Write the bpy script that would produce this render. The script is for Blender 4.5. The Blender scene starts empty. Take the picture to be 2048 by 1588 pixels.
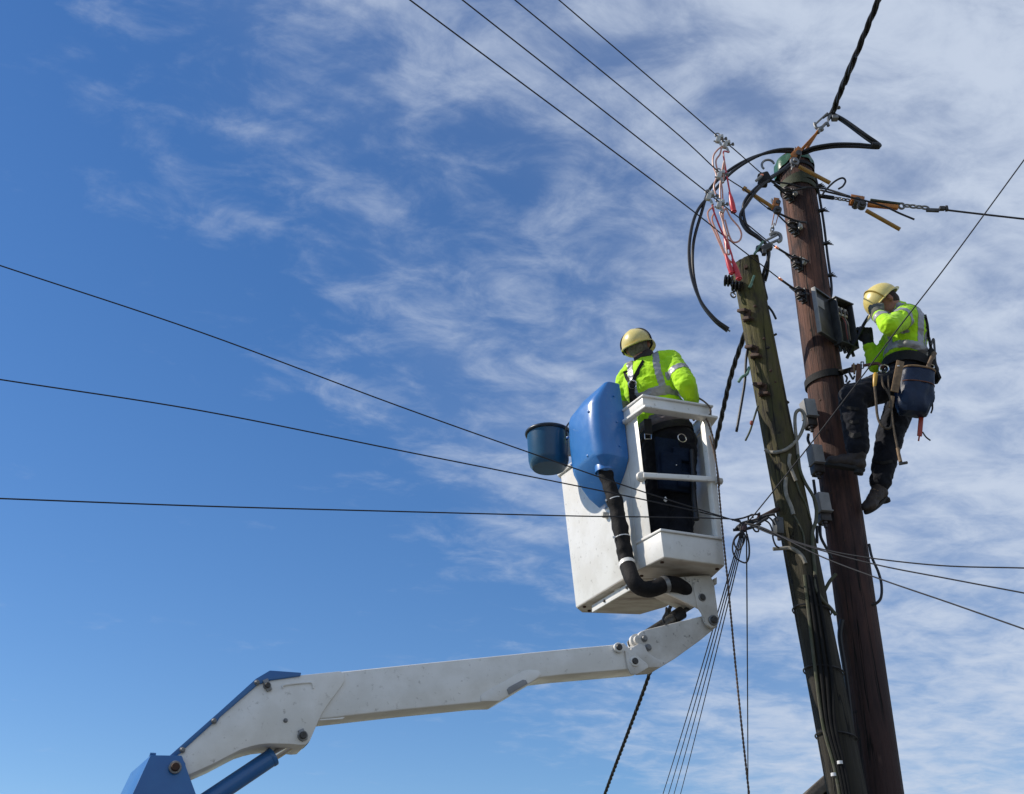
import bpy, bmesh, math, random
from mathutils import Vector, Matrix, noise as mnoise
random.seed(7)
R = math.radians
sc = bpy.context.scene
COL = sc.collection

# ------------------------------------------------------------------ camera
FPX = 2400.0                    # focal length in pixels of the 2048-wide photograph
PITCH = R(28.6)
CAMZ = 1.6
cam_data = bpy.data.cameras.new('camera')
cam_data.sensor_width = 36.0
cam_data.lens = FPX / 2048.0 * 36.0
cam_data.clip_start = 0.05
cam_data.clip_end = 6000.0
cam = bpy.data.objects.new('camera', cam_data)
cam.location = (0, 0, CAMZ)
cam.rotation_euler = (math.pi / 2 + PITCH, 0, 0)
COL.objects.link(cam)
sc.camera = cam

# ------------------------------------------------------------------ light
SUN_EL = R(40.0)
SUN_AZ = R(-86.0)               # clockwise from +Y: the sun stands to the left, a touch beyond the poles
sd = bpy.data.lights.new('sun', 'SUN')
sd.energy = 4.7
sd.angle = R(0.53)
sd.color = (1.0, 0.92, 0.80)
sun = bpy.data.objects.new('sun', sd)
sdir = Vector((math.sin(SUN_AZ) * math.cos(SUN_EL), math.cos(SUN_AZ) * math.cos(SUN_EL), math.sin(SUN_EL)))
sun.rotation_euler = sdir.to_track_quat('Z', 'Y').to_euler()
sun.location = (-20, 0, 30)
COL.objects.link(sun)

sc.view_settings.view_transform = 'Standard'
sc.view_settings.look = 'None'
sc.view_settings.gamma = 1.0
sc.view_settings.use_curve_mapping = False
sc.view_settings.exposure = 0.0

# ------------------------------------------------------------------ sky with high thin cloud
def build_world():
    w = bpy.data.worlds.new('World')
    sc.world = w
    w.use_nodes = True
    nt = w.node_tree
    N, L = nt.nodes, nt.links
    N.clear()
    def n(t, **kw):
        x = N.new(t)
        for k, v in kw.items():
            setattr(x, k, v)
        return x
    def setin(node, idx, v):
        if isinstance(v, (int, float, tuple)):
            node.inputs[idx].default_value = v
        else:
            L.new(v, node.inputs[idx])
    def m(op, a, b=0.0, c=None, clamp=False):
        x = n('ShaderNodeMath', operation=op, use_clamp=clamp)
        setin(x, 0, a); setin(x, 1, b)
        if c is not None: setin(x, 2, c)
        return x.outputs[0]
    def ramp(a, lo, hi, tlo=0.0, thi=1.0, smooth=True):
        x = n('ShaderNodeMapRange')
        x.interpolation_type = 'SMOOTHSTEP' if smooth else 'LINEAR'
        setin(x, 0, a); setin(x, 1, lo); setin(x, 2, hi); setin(x, 3, tlo); setin(x, 4, thi)
        return x.outputs[0]
    def noise(vec, scale, detail=6.0, rough=0.55, dist=0.0):
        x = n('ShaderNodeTexNoise')
        x.noise_dimensions = '3D'
        L.new(vec, x.inputs['Vector'])
        x.inputs['Scale'].default_value = scale
        x.inputs['Detail'].default_value = detail
        x.inputs['Roughness'].default_value = rough
        x.inputs['Distortion'].default_value = dist
        return x.outputs[0]
    sky = n('ShaderNodeTexSky', sky_type='NISHITA', sun_disc=False)
    sky.sun_elevation = SUN_EL
    sky.sun_rotation = SUN_AZ
    sky.altitude = 60.0
    sky.air_density = 1.0
    sky.dust_density = 0.1
    sky.ozone_density = 2.2
    tc = n('ShaderNodeTexCoord')
    sep = n('ShaderNodeSeparateXYZ'); L.new(tc.outputs['Generated'], sep.inputs[0])
    # the cloud sheet: project the view direction on a high flat layer
    zz = m('ADD', m('MAXIMUM', sep.outputs[2], 0.0), 0.12)
    px = m('DIVIDE', sep.outputs[0], zz)
    py = m('DIVIDE', sep.outputs[1], zz)
    comb = n('ShaderNodeCombineXYZ'); L.new(px, comb.inputs[0]); L.new(py, comb.inputs[1])
    def mapped(rot, sx, sy, ox=0.0, oy=0.0):
        r_ = n('ShaderNodeMapping')
        r_.inputs['Rotation'].default_value = (0, 0, R(-rot))
        L.new(comb.outputs[0], r_.inputs[0])
        x = n('ShaderNodeMapping')
        x.inputs['Scale'].default_value = (sx, sy, 1)
        x.inputs['Location'].default_value = (ox, oy, 3.7)
        L.new(r_.outputs[0], x.inputs[0])
        return x.outputs[0]
    big = noise(mapped(20, 1.0, 1.0, CL['ox'], CL['oy']), CL['big_scale'], 3.0, 0.5)
    wisp = noise(mapped(CL['rot'], 0.45, 1.5, 0.3, 8.2), CL['wisp_scale'], 12.0, 0.62, 0.5)
    puff = noise(mapped(CL['rot2'], 0.9, 1.15, 2.0, 5.0), CL['puff_scale'], 9.0, 0.62, 0.35)
    # the sheet thickens to the right of the view (a front coming in) and thins to the left
    front = m('ADD', ramp(m('ADD', px, m('MULTIPLY', py, CL['front_y'])), CL['front_lo'], CL['front_hi'], 0.0, 1.0, False), m('MULTIPLY', m('SUBTRACT', big, 0.5), CL['big_amt']))
    front = m('MINIMUM', front, 1.15)
    thr = ramp(front, 0.0, 1.0, CL['thr_lo'], CL['thr_hi'], False)
    tex = m('ADD', m('MULTIPLY', wisp, CL['ww']), m('MULTIPLY', puff, 1.0 - CL['ww']))
    a1 = ramp(tex, thr, m('ADD', thr, CL['soft']))
    veil = ramp(front, 0.35, 1.15, 0.0, CL['veil'])
    fac = m('MULTIPLY', a1, ramp(front, -0.2, 1.0, CL['op_lo'], CL['op_hi'], False))
    fac = m('ADD', veil, m('MULTIPLY', fac, m('SUBTRACT', 1.0, veil)))
    # nothing under the horizon
    fac = m('MULTIPLY', fac, ramp(sep.outputs[2], 0.0, 0.06))
    mix = n('ShaderNodeMix', data_type='RGBA')
    L.new(fac, mix.inputs['Factor'])
    hsv = n('ShaderNodeHueSaturation')
    hsv.inputs['Hue'].default_value = CL['hue']; hsv.inputs['Saturation'].default_value = CL['sat']; hsv.inputs['Value'].default_value = CL['val']
    L.new(sky.outputs[0], hsv.inputs['Color'])
    L.new(hsv.outputs[0], mix.inputs['A'])
    mix.inputs['B'].default_value = CL['cloud']
    bg = n('ShaderNodeBackground')
    L.new(mix.outputs['Result'], bg.inputs['Color'])
    bg.inputs['Strength'].default_value = CL['strength']
    out = n('ShaderNodeOutputWorld')
    L.new(bg.outputs[0], out.inputs['Surface'])
CL = dict(big_scale=1.3, ox=7.3, oy=2.9, rot=35, rot2=5, ww=0.42, wisp_scale=3.0, puff_scale=11.0, front_y=-0.25, front_lo=-0.92, front_hi=0.10,
          big_amt=0.95, thr_lo=0.57, thr_hi=0.29, soft=0.35, op_lo=0.38, op_hi=0.95, veil=0.34,
          hue=0.507, sat=1.27, val=1.29, cloud=(5.7, 6.5, 7.9, 1.0), strength=0.1)
build_world()

# ------------------------------------------------------------------ helpers
CP, SP = math.cos(PITCH), math.sin(PITCH)
def ray(px, py):
    x = (px - 1024.0) / FPX; y = (794.0 - py) / FPX
    return Vector((x, CP - y * SP, SP + y * CP))
def P(px, py, Y):
    d = ray(px, py); t = Y / d.y
    return Vector((d.x * t, Y, CAMZ + d.z * t))
def PZ(px, py, Z):
    d = ray(px, py); t = (Z - CAMZ) / d.z
    return Vector((d.x * t, d.y * t, Z))
def PPL(px, py, p0, nrm):
    d = ray(px, py); o = Vector((0, 0, CAMZ))
    t = (p0 - o).dot(nrm) / d.dot(nrm)
    return o + d * t

WLOC = {}
def empty(name, loc, label, cat, group=None):
    o = bpy.data.objects.new(name, None)
    o.empty_display_size = 0.1
    o.location = loc
    COL.objects.link(o)
    WLOC[o.name] = Vector(loc)
    tag(o, label, cat, group)
    return o
def tag(o, label=None, cat=None, group=None, kind=None):
    if label: o['label'] = label
    if cat: o['category'] = cat
    if group: o['group'] = group
    if kind: o['kind'] = kind
    return o

def frame(d):
    d = d.normalized()
    up = Vector((0, 0, 1)) if abs(d.z) < 0.9 else Vector((1, 0, 0))
    a = d.cross(up).normalized(); b = a.cross(d).normalized()
    return a, b
def crom(pts, n=8):
    pts = [Vector(p) for p in pts]
    if len(pts) == 2:
        return [pts[0].lerp(pts[1], i / n) for i in range(n + 1)]
    out = []
    for i in range(len(pts) - 1):
        p0 = pts[i - 1] if i > 0 else pts[i] * 2 - pts[i + 1]
        p1, p2 = pts[i], pts[i + 1]
        p3 = pts[i + 2] if i + 2 < len(pts) else pts[i + 1] * 2 - pts[i]
        for k in range(n):
            t = k / n
            out.append(0.5 * ((2 * p1) + (p2 - p0) * t + (2 * p0 - 5 * p1 + 4 * p2 - p3) * t * t + (3 * p1 - p0 - 3 * p2 + p3) * t ** 3))
    out.append(pts[-1])
    return out
def sag(a, b, s, n=24):
    return [a.lerp(b, i / n) - Vector((0, 0, s * 4 * (i / n) * (1 - i / n))) for i in range(n + 1)]

class MB:
    def __init__(self):
        self.v = []; self.f = []
    def add(self, vs, fs):
        o = len(self.v)
        self.v += [Vector(v) for v in vs]
        self.f += [tuple(i + o for i in f) for f in fs]
        return self
    def box(self, c, sx, sy, sz, ax=(1, 0, 0), ay=(0, 1, 0), az=(0, 0, 1)):
        c = Vector(c); ax = Vector(ax).normalized() * sx / 2; ay = Vector(ay).normalized() * sy / 2; az = Vector(az).normalized() * sz / 2
        vs = [c + ax * i + ay * j + az * k for k in (-1, 1) for j in (-1, 1) for i in (-1, 1)]
        return self.add(vs, [(0, 2, 3, 1), (4, 5, 7, 6), (0, 1, 5, 4), (1, 3, 7, 5), (3, 2, 6, 7), (2, 0, 4, 6)])
    def beam(self, a, b, w, h, up=(0, 0, 1)):
        a = Vector(a); b = Vector(b); d = (b - a)
        s = d.cross(Vector(up)).normalized(); u = s.cross(d).normalized()
        return self.box((a + b) / 2, d.length, w, h, d, s, u)
    def tube(self, pts, r, n=8, cap=True, dome=False):
        pts = [Vector(p) for p in pts]
        if not isinstance(r, (list, tuple)): r = [r] * len(pts)
        if dome:
            d0 = (pts[0] - pts[1]).normalized(); d1 = (pts[-1] - pts[-2]).normalized()
            pre = [(pts[0] + d0 * r[0] * math.sin(t), r[0] * math.cos(t)) for t in (1.45, 1.0, 0.5)]
            post = [(pts[-1] + d1 * r[-1] * math.sin(t), r[-1] * math.cos(t)) for t in (0.5, 1.0, 1.45)]
            pts = [p for p, _ in pre] + pts + [p for p, _ in post]
            r = [q for _, q in pre] + list(r) + [q for _, q in post]
        a = None; vs = []
        for i, p in enumerate(pts):
            if i == 0: d = pts[1] - pts[0]
            elif i == len(pts) - 1: d = pts[-1] - pts[-2]
            else: d = (pts[i + 1] - pts[i]).normalized() + (pts[i] - pts[i - 1]).normalized()
            if d.length < 1e-9: d = Vector((0, 0, 1))
            d.normalize()
            if a is None: a, b = frame(d)
            else:
                a = (a - d * a.dot(d)); a.normalize(); b = a.cross(d)
            for k in range(n):
                t = 2 * math.pi * k / n
                vs.append(p + (a * math.cos(t) + b * math.sin(t)) * r[i])
        fs = []
        for i in range(len(pts) - 1):
            for k in range(n):
                k2 = (k + 1) % n
                fs.append((i * n + k, i * n + k2, (i + 1) * n + k2, (i + 1) * n + k))
        if cap:
            fs.append(tuple(reversed(range(n)))); fs.append(tuple((len(pts) - 1) * n + k for k in range(n)))
        return self.add(vs, fs)
    def ring(self, c, nrm, r, t, n=20, m=8, arc=(0, 2 * math.pi)):
        nrm = Vector(nrm).normalized(); a, b = frame(nrm); c = Vector(c)
        full = abs(arc[1] - arc[0] - 2 * math.pi) < 1e-6
        pts = [c + (a * math.cos(arc[0] + (arc[1] - arc[0]) * i / n) + b * math.sin(arc[0] + (arc[1] - arc[0]) * i / n)) * r for i in range(n + 1)]
        return self.tube(pts, t, m, cap=not full)
    def prism(self, pts, ext):
        pts = [Vector(p) for p in pts]; ext = Vector(ext); n = len(pts)
        vs = pts + [p + ext for p in pts]
        fs = [tuple(range(n)), tuple(reversed(range(n, 2 * n)))]
        fs += [(i, i + n, (i + 1) % n + n, (i + 1) % n) for i in range(n)]
        return self.add(vs, fs)
    def lathe(self, c, axis, prof, n=16, cap=True):
        axis = Vector(axis).normalized(); c = Vector(c)
        pts = [c + axis * h for h, _ in prof]; r = [max(q, 1e-4) for _, q in prof]
        a, b = frame(axis); vs = []
        for p, q in zip(pts, r):
            for k in range(n):
                t = 2 * math.pi * k / n
                vs.append(p + (a * math.cos(t) + b * math.sin(t)) * q)
        fs = []
        for i in range(len(pts) - 1):
            for k in range(n):
                k2 = (k + 1) % n
                fs.append((i * n + k, i * n + k2, (i + 1) * n + k2, (i + 1) * n + k))
        if cap:
            fs.append(tuple(reversed(range(n)))); fs.append(tuple((len(pts) - 1) * n + k for k in range(n)))
        return self.add(vs, fs)
    def ell(self, c, rad, rot=None, n=20, m=12):
        c = Vector(c); vs = []; fs = []
        rot = rot or Matrix.Identity(3)
        for i in range(1, m):
            t = math.pi * i / m
            for k in range(n):
                s = 2 * math.pi * k / n
                vs.append(c + rot @ Vector((rad[0] * math.sin(t) * math.cos(s), rad[1] * math.sin(t) * math.sin(s), rad[2] * math.cos(t))))
        top = len(vs); vs.append(c + rot @ Vector((0, 0, rad[2]))); bot = top + 1; vs.append(c + rot @ Vector((0, 0, -rad[2])))
        for i in range(m - 2):
            for k in range(n):
                k2 = (k + 1) % n
                fs.append((i * n + k, (i + 1) * n + k, (i + 1) * n + k2, i * n + k2))
        for k in range(n):
            k2 = (k + 1) % n
            fs.append((top, k, k2)); fs.append((bot, (m - 2) * n + k2, (m - 2) * n + k))
        return self.add(vs, fs)

def finish(o, smooth=None, bevel=0.0, seg=2):
    me = o.data
    if bevel:
        bm = bmesh.new(); bm.from_mesh(me)
        bmesh.ops.remove_doubles(bm, verts=bm.verts, dist=1e-5)
        bmesh.ops.recalc_face_normals(bm, faces=bm.faces)
        es = [e for e in bm.edges if len(e.link_faces) == 2 and e.calc_face_angle() > R(25)]
        bmesh.ops.bevel(bm, geom=es, offset=bevel, segments=seg, affect='EDGES', profile=0.5, clamp_overlap=True)
        bm.to_mesh(me); bm.free()
    if smooth is not None:
        me.polygons.foreach_set('use_smooth', [True] * len(me.polygons))
        if smooth > 0:
            me.set_sharp_from_angle(angle=R(smooth))
def obj(name, mb, mat, parent=None, smooth=40, bevel=0.0, seg=2, label=None, cat=None, group=None, kind=None, fix=True):
    if isinstance(mb, MB):
        me = bpy.data.meshes.new(name)
        c = Vector((0, 0, 0))
        for v in mb.v: c += v
        c /= max(1, len(mb.v))
        me.from_pydata([v - c for v in mb.v], [], mb.f)
        if fix:
            bm = bmesh.new(); bm.from_mesh(me)
            bmesh.ops.recalc_face_normals(bm, faces=bm.faces)
            bm.to_mesh(me); bm.free()
    else:
        me, c = mb
    me.materials.append(mat) if not me.materials else None
    o = bpy.data.objects.new(name, me)
    COL.objects.link(o)
    WLOC[o.name] = Vector(c)
    if parent is not None:
        o.parent = parent
        o.location = Vector(c) - WLOC[parent.name]
    else:
        o.location = c
    finish(o, smooth, bevel, seg)
    tag(o, label, cat, group, kind)
    return o
def copy_tree(o, delta, parent=None):
    c = o.copy(); COL.objects.link(c)
    WLOC[c.name] = WLOC[o.name] + Vector(delta)
    if parent is None:
        c.location = Vector(o.location) + Vector(delta)
    else:
        c.parent = parent
    for ch in list(o.children):
        copy_tree(ch, delta, c)
    return c

# ------------------------------------------------------------------ materials
MATS = {}
def mat(name, col, rough=0.5, metal=0.0, col2=None, nscale=8.0, namt=0.5, stretch=(1, 1, 1), bump=0.0, bscale=60.0, spots=None, spot_amt=0.0, spot_scale=20.0, coat=0.0, spec=0.5, sheen=0.0, trans=0.0, rvar=0.0, contrast=(0.35, 0.65)):
    if name in MATS: return MATS[name]
    m = bpy.data.materials.new(name); m.use_nodes = True
    nt = m.node_tree; N, L = nt.nodes, nt.links
    b = N['Principled BSDF']
    b.inputs['Roughness'].default_value = rough
    b.inputs['Metallic'].default_value = metal
    b.inputs['Specular IOR Level'].default_value = spec
    if coat: b.inputs['Coat Weight'].default_value = coat; b.inputs['Coat Roughness'].default_value = 0.24
    if sheen: b.inputs['Sheen Weight'].default_value = sheen
    tc = N.new('ShaderNodeTexCoord')
    mp = N.new('ShaderNodeMapping'); mp.inputs['Scale'].default_value = stretch
    L.new(tc.outputs['Object'], mp.inputs[0])
    c1 = tuple(col) + (1,)
    cur = None
    if col2 is not None:
        nz = N.new('ShaderNodeTexNoise'); nz.inputs['Scale'].default_value = nscale; nz.inputs['Detail'].default_value = 8; nz.inputs['Roughness'].default_value = 0.6
        L.new(mp.outputs[0], nz.inputs['Vector'])
        mr = N.new('ShaderNodeMapRange'); mr.interpolation_type = 'SMOOTHSTEP'
        mr.inputs[1].default_value = contrast[0]; mr.inputs[2].default_value = contrast[1]; mr.inputs[3].default_value = 0; mr.inputs[4].default_value = namt
        L.new(nz.outputs[0], mr.inputs[0])
        mx = N.new('ShaderNodeMix'); mx.data_type = 'RGBA'
        L.new(mr.outputs[0], mx.inputs['Factor']); mx.inputs['A'].default_value = c1; mx.inputs['B'].default_value = tuple(col2) + (1,)
        cur = mx.outputs['Result']
        if rvar:
            rr = N.new('ShaderNodeMapRange'); rr.inputs[1].default_value = 0.3; rr.inputs[2].default_value = 0.7
            rr.inputs[3].default_value = max(0.02, rough - rvar); rr.inputs[4].default_value = min(1, rough + rvar)
            L.new(nz.outputs[0], rr.inputs[0]); L.new(rr.outputs[0], b.inputs['Roughness'])
    if spots is not None:
        vz = N.new('ShaderNodeTexNoise'); vz.inputs['Scale'].default_value = spot_scale; vz.inputs['Detail'].default_value = 5; vz.inputs['Roughness'].default_value = 0.7
        L.new(tc.outputs['Object'], vz.inputs['Vector'])
        mr2 = N.new('ShaderNodeMapRange'); mr2.inputs[1].default_value = 0.60; mr2.inputs[2].default_value = 0.70; mr2.inputs[3].default_value = 0; mr2.inputs[4].default_value = spot_amt
        L.new(vz.outputs[0], mr2.inputs[0])
        mx2 = N.new('ShaderNodeMix'); mx2.data_type = 'RGBA'
        L.new(mr2.outputs[0], mx2.inputs['Factor'])
        if cur is not None: L.new(cur, mx2.inputs['A'])
        else: mx2.inputs['A'].default_value = c1
        mx2.inputs['B'].default_value = tuple(spots) + (1,)
        cur = mx2.outputs['Result']
    if cur is not None: L.new(cur, b.inputs['Base Color'])
    else: b.inputs['Base Color'].default_value = c1
    if bump:
        bz = N.new('ShaderNodeTexNoise'); bz.inputs['Scale'].default_value = bscale; bz.inputs['Detail'].default_value = 6; bz.inputs['Roughness'].default_value = 0.65
        L.new(mp.outputs[0], bz.inputs['Vector'])
        bp = N.new('ShaderNodeBump'); bp.inputs['Strength'].default_value = bump; bp.inputs['Distance'].default_value = 0.01
        L.new(bz.outputs[0], bp.inputs['Height']); L.new(bp.outputs[0], b.inputs['Normal'])
    MATS[name] = m
    return m

WHITE = mat('white_gloss_paint', (0.80, 0.785, 0.75), 0.38, col2=(0.67, 0.65, 0.60), nscale=5.0, namt=0.7, spots=(0.22, 0.19, 0.15), spot_amt=0.45, spot_scale=30, bump=0.06, bscale=35, coat=0.15, rvar=0.1)
WHITE_DIRTY = mat('dirty_white_paint', (0.72, 0.70, 0.66), 0.5, col2=(0.48, 0.45, 0.40), nscale=4.0, namt=0.8, spots=(0.06, 0.055, 0.05), spot_amt=0.95, spot_scale=19, bump=0.12, bscale=50, rvar=0.1)
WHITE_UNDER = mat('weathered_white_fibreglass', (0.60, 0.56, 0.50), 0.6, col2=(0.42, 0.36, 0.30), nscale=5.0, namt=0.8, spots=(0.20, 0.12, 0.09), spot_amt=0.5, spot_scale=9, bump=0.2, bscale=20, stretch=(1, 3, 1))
BLUE_PAINT = mat('blue_steel_paint', (0.015, 0.115, 0.33), 0.32, col2=(0.02, 0.14, 0.36), nscale=6, namt=0.6, bump=0.05, bscale=30, coat=0.3)
BLUE_SHELL = mat('blue_moulded_plastic', (0.014, 0.145, 0.44), 0.38, col2=(0.02, 0.17, 0.48), nscale=10, namt=0.6, bump=0.05, bscale=140, coat=0.35, rvar=0.06, spec=0.6, spots=(0.10, 0.24, 0.48), spot_amt=0.5, spot_scale=34)
TUB_MAT = mat('dark_blue_plastic', (0.010, 0.060, 0.125), 0.28, col2=(0.014, 0.075, 0.145), nscale=9, namt=0.7, bump=0.05, bscale=90, spots=(0.12, 0.10, 0.08), spot_amt=0.15, spot_scale=14)
STEEL = mat('galvanised_steel', (0.27, 0.275, 0.28), 0.52, 0.7, col2=(0.16, 0.155, 0.15), nscale=30, namt=0.8, bump=0.1, bscale=80)
STEEL_DK = mat('dull_dark_steel', (0.10, 0.10, 0.10), 0.5, 0.7, col2=(0.05, 0.045, 0.04), nscale=25, namt=0.8, bump=0.15, bscale=80)
CHROME = mat('chromed_rod', (0.62, 0.60, 0.58), 0.18, 1.0)
RUSTY = mat('rusty_iron', (0.040, 0.026, 0.02), 0.75, 0.25, col2=(0.075, 0.035, 0.02), nscale=30, namt=0.9, bump=0.4, bscale=70)
BLACK_RUB = mat('black_cable_sheath', (0.009, 0.009, 0.011), 0.40, col2=(0.018, 0.018, 0.021), nscale=20, namt=0.6, spec=0.4)
WIRE = mat('weathered_wire', (0.030, 0.030, 0.035), 0.7, spec=0.3)
WIRE_BARE = mat('tarnished_copper_wire', (0.035, 0.032, 0.032), 0.65, spec=0.3)
GREY_CABLE = mat('grey_cable_sheath', (0.27, 0.25, 0.21), 0.6, col2=(0.13, 0.12, 0.09), nscale=18, namt=0.8, bump=0.1, bscale=60)
MOSS_CABLE = mat('algae_stained_cable', (0.085, 0.078, 0.055), 0.7, col2=(0.05, 0.06, 0.022), nscale=14, namt=0.9, bump=0.15, bscale=60)
HOSE_MAT = mat('black_fabric_sleeve', (0.006, 0.0055, 0.006), 0.75, col2=(0.013, 0.011, 0.012), nscale=25, namt=0.7, bump=0.6, bscale=30, spec=0.25)
TIE = mat('white_cable_tie', (0.7, 0.7, 0.7), 0.4)
COPPER = mat('bright_copper', (0.85, 0.32, 0.18), 0.3, 0.8)
ROPE_MAT = mat('brown_rope', (0.13, 0.09, 0.065), 0.9, col2=(0.10, 0.07, 0.055), nscale=30, namt=0.6)
BOX_GREY = mat('grey_moulded_box', (0.28, 0.28, 0.285), 0.6, col2=(0.19, 0.19, 0.19), nscale=14, namt=0.6, bump=0.05, bscale=80, spots=(0.10, 0.09, 0.07), spot_amt=0.4, spot_scale=25)
BAKELITE = mat('dark_bakelite', (0.022, 0.018, 0.018), 0.5, col2=(0.05, 0.035, 0.03), nscale=20, namt=0.6)
BOX_DARK = mat('dark_grey_cabinet', (0.030, 0.033, 0.037), 0.45, col2=(0.075, 0.08, 0.085), nscale=10, namt=0.7, bump=0.05)
CERAMIC = mat('grey_ceramic', (0.45, 0.46, 0.44), 0.3, col2=(0.25, 0.25, 0.24), nscale=30, namt=0.7)
CERAMIC_BLK = mat('black_glazed_ceramic', (0.012, 0.011, 0.012), 0.16, col2=(0.025, 0.02, 0.02), nscale=12, namt=0.6)
CLAMP_GREY = mat('cast_grey_clamp', (0.55, 0.55, 0.52), 0.5, 0.3, col2=(0.35, 0.35, 0.33), nscale=40, namt=0.7, bump=0.2)
RED_PLASTIC = mat('red_plastic_grip', (0.62, 0.035, 0.045), 0.35, col2=(0.5, 0.03, 0.04), nscale=20, namt=0.6)
PINK_LEAD = mat('faded_clear_lead', (0.60, 0.27, 0.20), 0.45, col2=(0.62, 0.36, 0.28), nscale=25, namt=0.8)
STRAP_OR = mat('orange_webbing', (0.60, 0.22, 0.03), 0.75, col2=(0.36, 0.13, 0.04), nscale=22, namt=0.8, bump=0.4, bscale=150)
LEVER = mat('ochre_fibreglass_lever', (0.36, 0.18, 0.025), 0.42, col2=(0.24, 0.12, 0.02), nscale=20, namt=0.7)
TARP = mat('green_plastic_sheet', (0.010, 0.10, 0.040), 0.4, col2=(0.008, 0.055, 0.025), nscale=9, namt=0.8, bump=0.3, bscale=20)
OLIVE = mat('olive_webbing', (0.055, 0.065, 0.035), 0.8, col2=(0.03, 0.035, 0.02), nscale=20, namt=0.7, bump=0.3, bscale=90)
HIVIS = mat('hi_vis_fabric', (0.50, 0.88, 0.014), 0.8, col2=(0.36, 0.68, 0.02), nscale=7, namt=0.8, bump=0.25, bscale=120, sheen=0.15, spec=0.2)
TAPE = mat('silver_reflective_tape', (0.36, 0.36, 0.38), 0.45, 0.3, col2=(0.27, 0.27, 0.29), nscale=25, namt=0.7, bump=0.15, bscale=90)
NAVY = mat('navy_work_trousers', (0.007, 0.008, 0.013), 0.9, col2=(0.015, 0.017, 0.025), nscale=7, namt=0.7, bump=0.4, bscale=70, sheen=0.1, spec=0.2)
DARKSHIRT = mat('dark_grey_undershirt', (0.045, 0.038, 0.045), 0.9, col2=(0.08, 0.068, 0.07), nscale=12, namt=0.7, bump=0.4, bscale=60, spec=0.2)
BOOT = mat('brown_leather_boot', (0.022, 0.014, 0.011), 0.65, col2=(0.045, 0.03, 0.021), nscale=14, namt=0.8, bump=0.4, bscale=60)
SOLE = mat('black_rubber_sole', (0.012, 0.011, 0.010), 0.8, bump=0.3, bscale=90)
SKIN = mat('skin', (0.36, 0.17, 0.12), 0.6, col2=(0.32, 0.11, 0.085), nscale=18, namt=0.6, bump=0.1, bscale=150)
HAIR_GREY = mat('short_grey_hair', (0.11, 0.10, 0.095), 0.85, col2=(0.22, 0.20, 0.19), nscale=60, namt=0.8, bump=0.7, bscale=260)
HAIR_DARK = mat('short_dark_hair', (0.028, 0.019, 0.017), 0.75, col2=(0.055, 0.038, 0.034), nscale=60, namt=0.8, bump=0.7, bscale=260)
HELMET = mat('yellow_helmet_plastic', (0.74, 0.62, 0.22), 0.36, col2=(0.66, 0.53, 0.17), nscale=12, namt=0.7, spots=(0.25, 0.2, 0.1), spot_amt=0.25, spot_scale=22, coat=0.2, bump=0.04, bscale=50)
GLOVE_BLK = mat('black_work_glove', (0.010, 0.010, 0.012), 0.75, col2=(0.022, 0.022, 0.026), nscale=20, namt=0.7, bump=0.5, bscale=90)
GLOVE_OL = mat('olive_work_glove', (0.085, 0.088, 0.070), 0.85, col2=(0.14, 0.14, 0.115), nscale=16, namt=0.7, bump=0.5, bscale=90)
WEB_BLK = mat('black_harness_webbing', (0.006, 0.006, 0.007), 0.8, col2=(0.013, 0.013, 0.015), nscale=20, namt=0.6, bump=0.4, bscale=150)
LEATHER = mat('tan_leather', (0.27, 0.17, 0.085), 0.65, col2=(0.14, 0.085, 0.045), nscale=20, namt=0.85, bump=0.35, bscale=60)
LEATHER_RED = mat('red_brown_leather', (0.15, 0.055, 0.03), 0.6, col2=(0.09, 0.035, 0.025), nscale=20, namt=0.8, bump=0.3, bscale=60)
POUCH = mat('blue_vinyl_pouch', (0.005, 0.015, 0.045), 0.46, col2=(0.009, 0.026, 0.066), nscale=9, namt=0.8, bump=0.35, bscale=25, spots=(0.05, 0.06, 0.09), spot_amt=0.3, spot_scale=18, spec=0.3)
POUCH_CLOTH = mat('dark_navy_canvas', (0.004, 0.010, 0.026), 0.85, col2=(0.008, 0.018, 0.042), nscale=12, namt=0.8, bump=0.5, bscale=60, spec=0.2)
RISER = mat('dull_black_riser', (0.009, 0.009, 0.010), 0.85, col2=(0.016, 0.016, 0.015), nscale=15, namt=0.7, spec=0.2)
WOOD_TOOL = mat('ash_tool_handle', (0.17, 0.11, 0.065), 0.6, col2=(0.10, 0.065, 0.04), nscale=20, namt=0.7)
YELLOW_GRIP = mat('yellow_tool_grip', (0.55, 0.32, 0.03), 0.4, col2=(0.4, 0.22, 0.02), nscale=20, namt=0.6)
GREEN_TAG = mat('verdigris_copper', (0.16, 0.30, 0.22), 0.7, col2=(0.08, 0.14, 0.10), nscale=30, namt=0.8)

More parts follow.
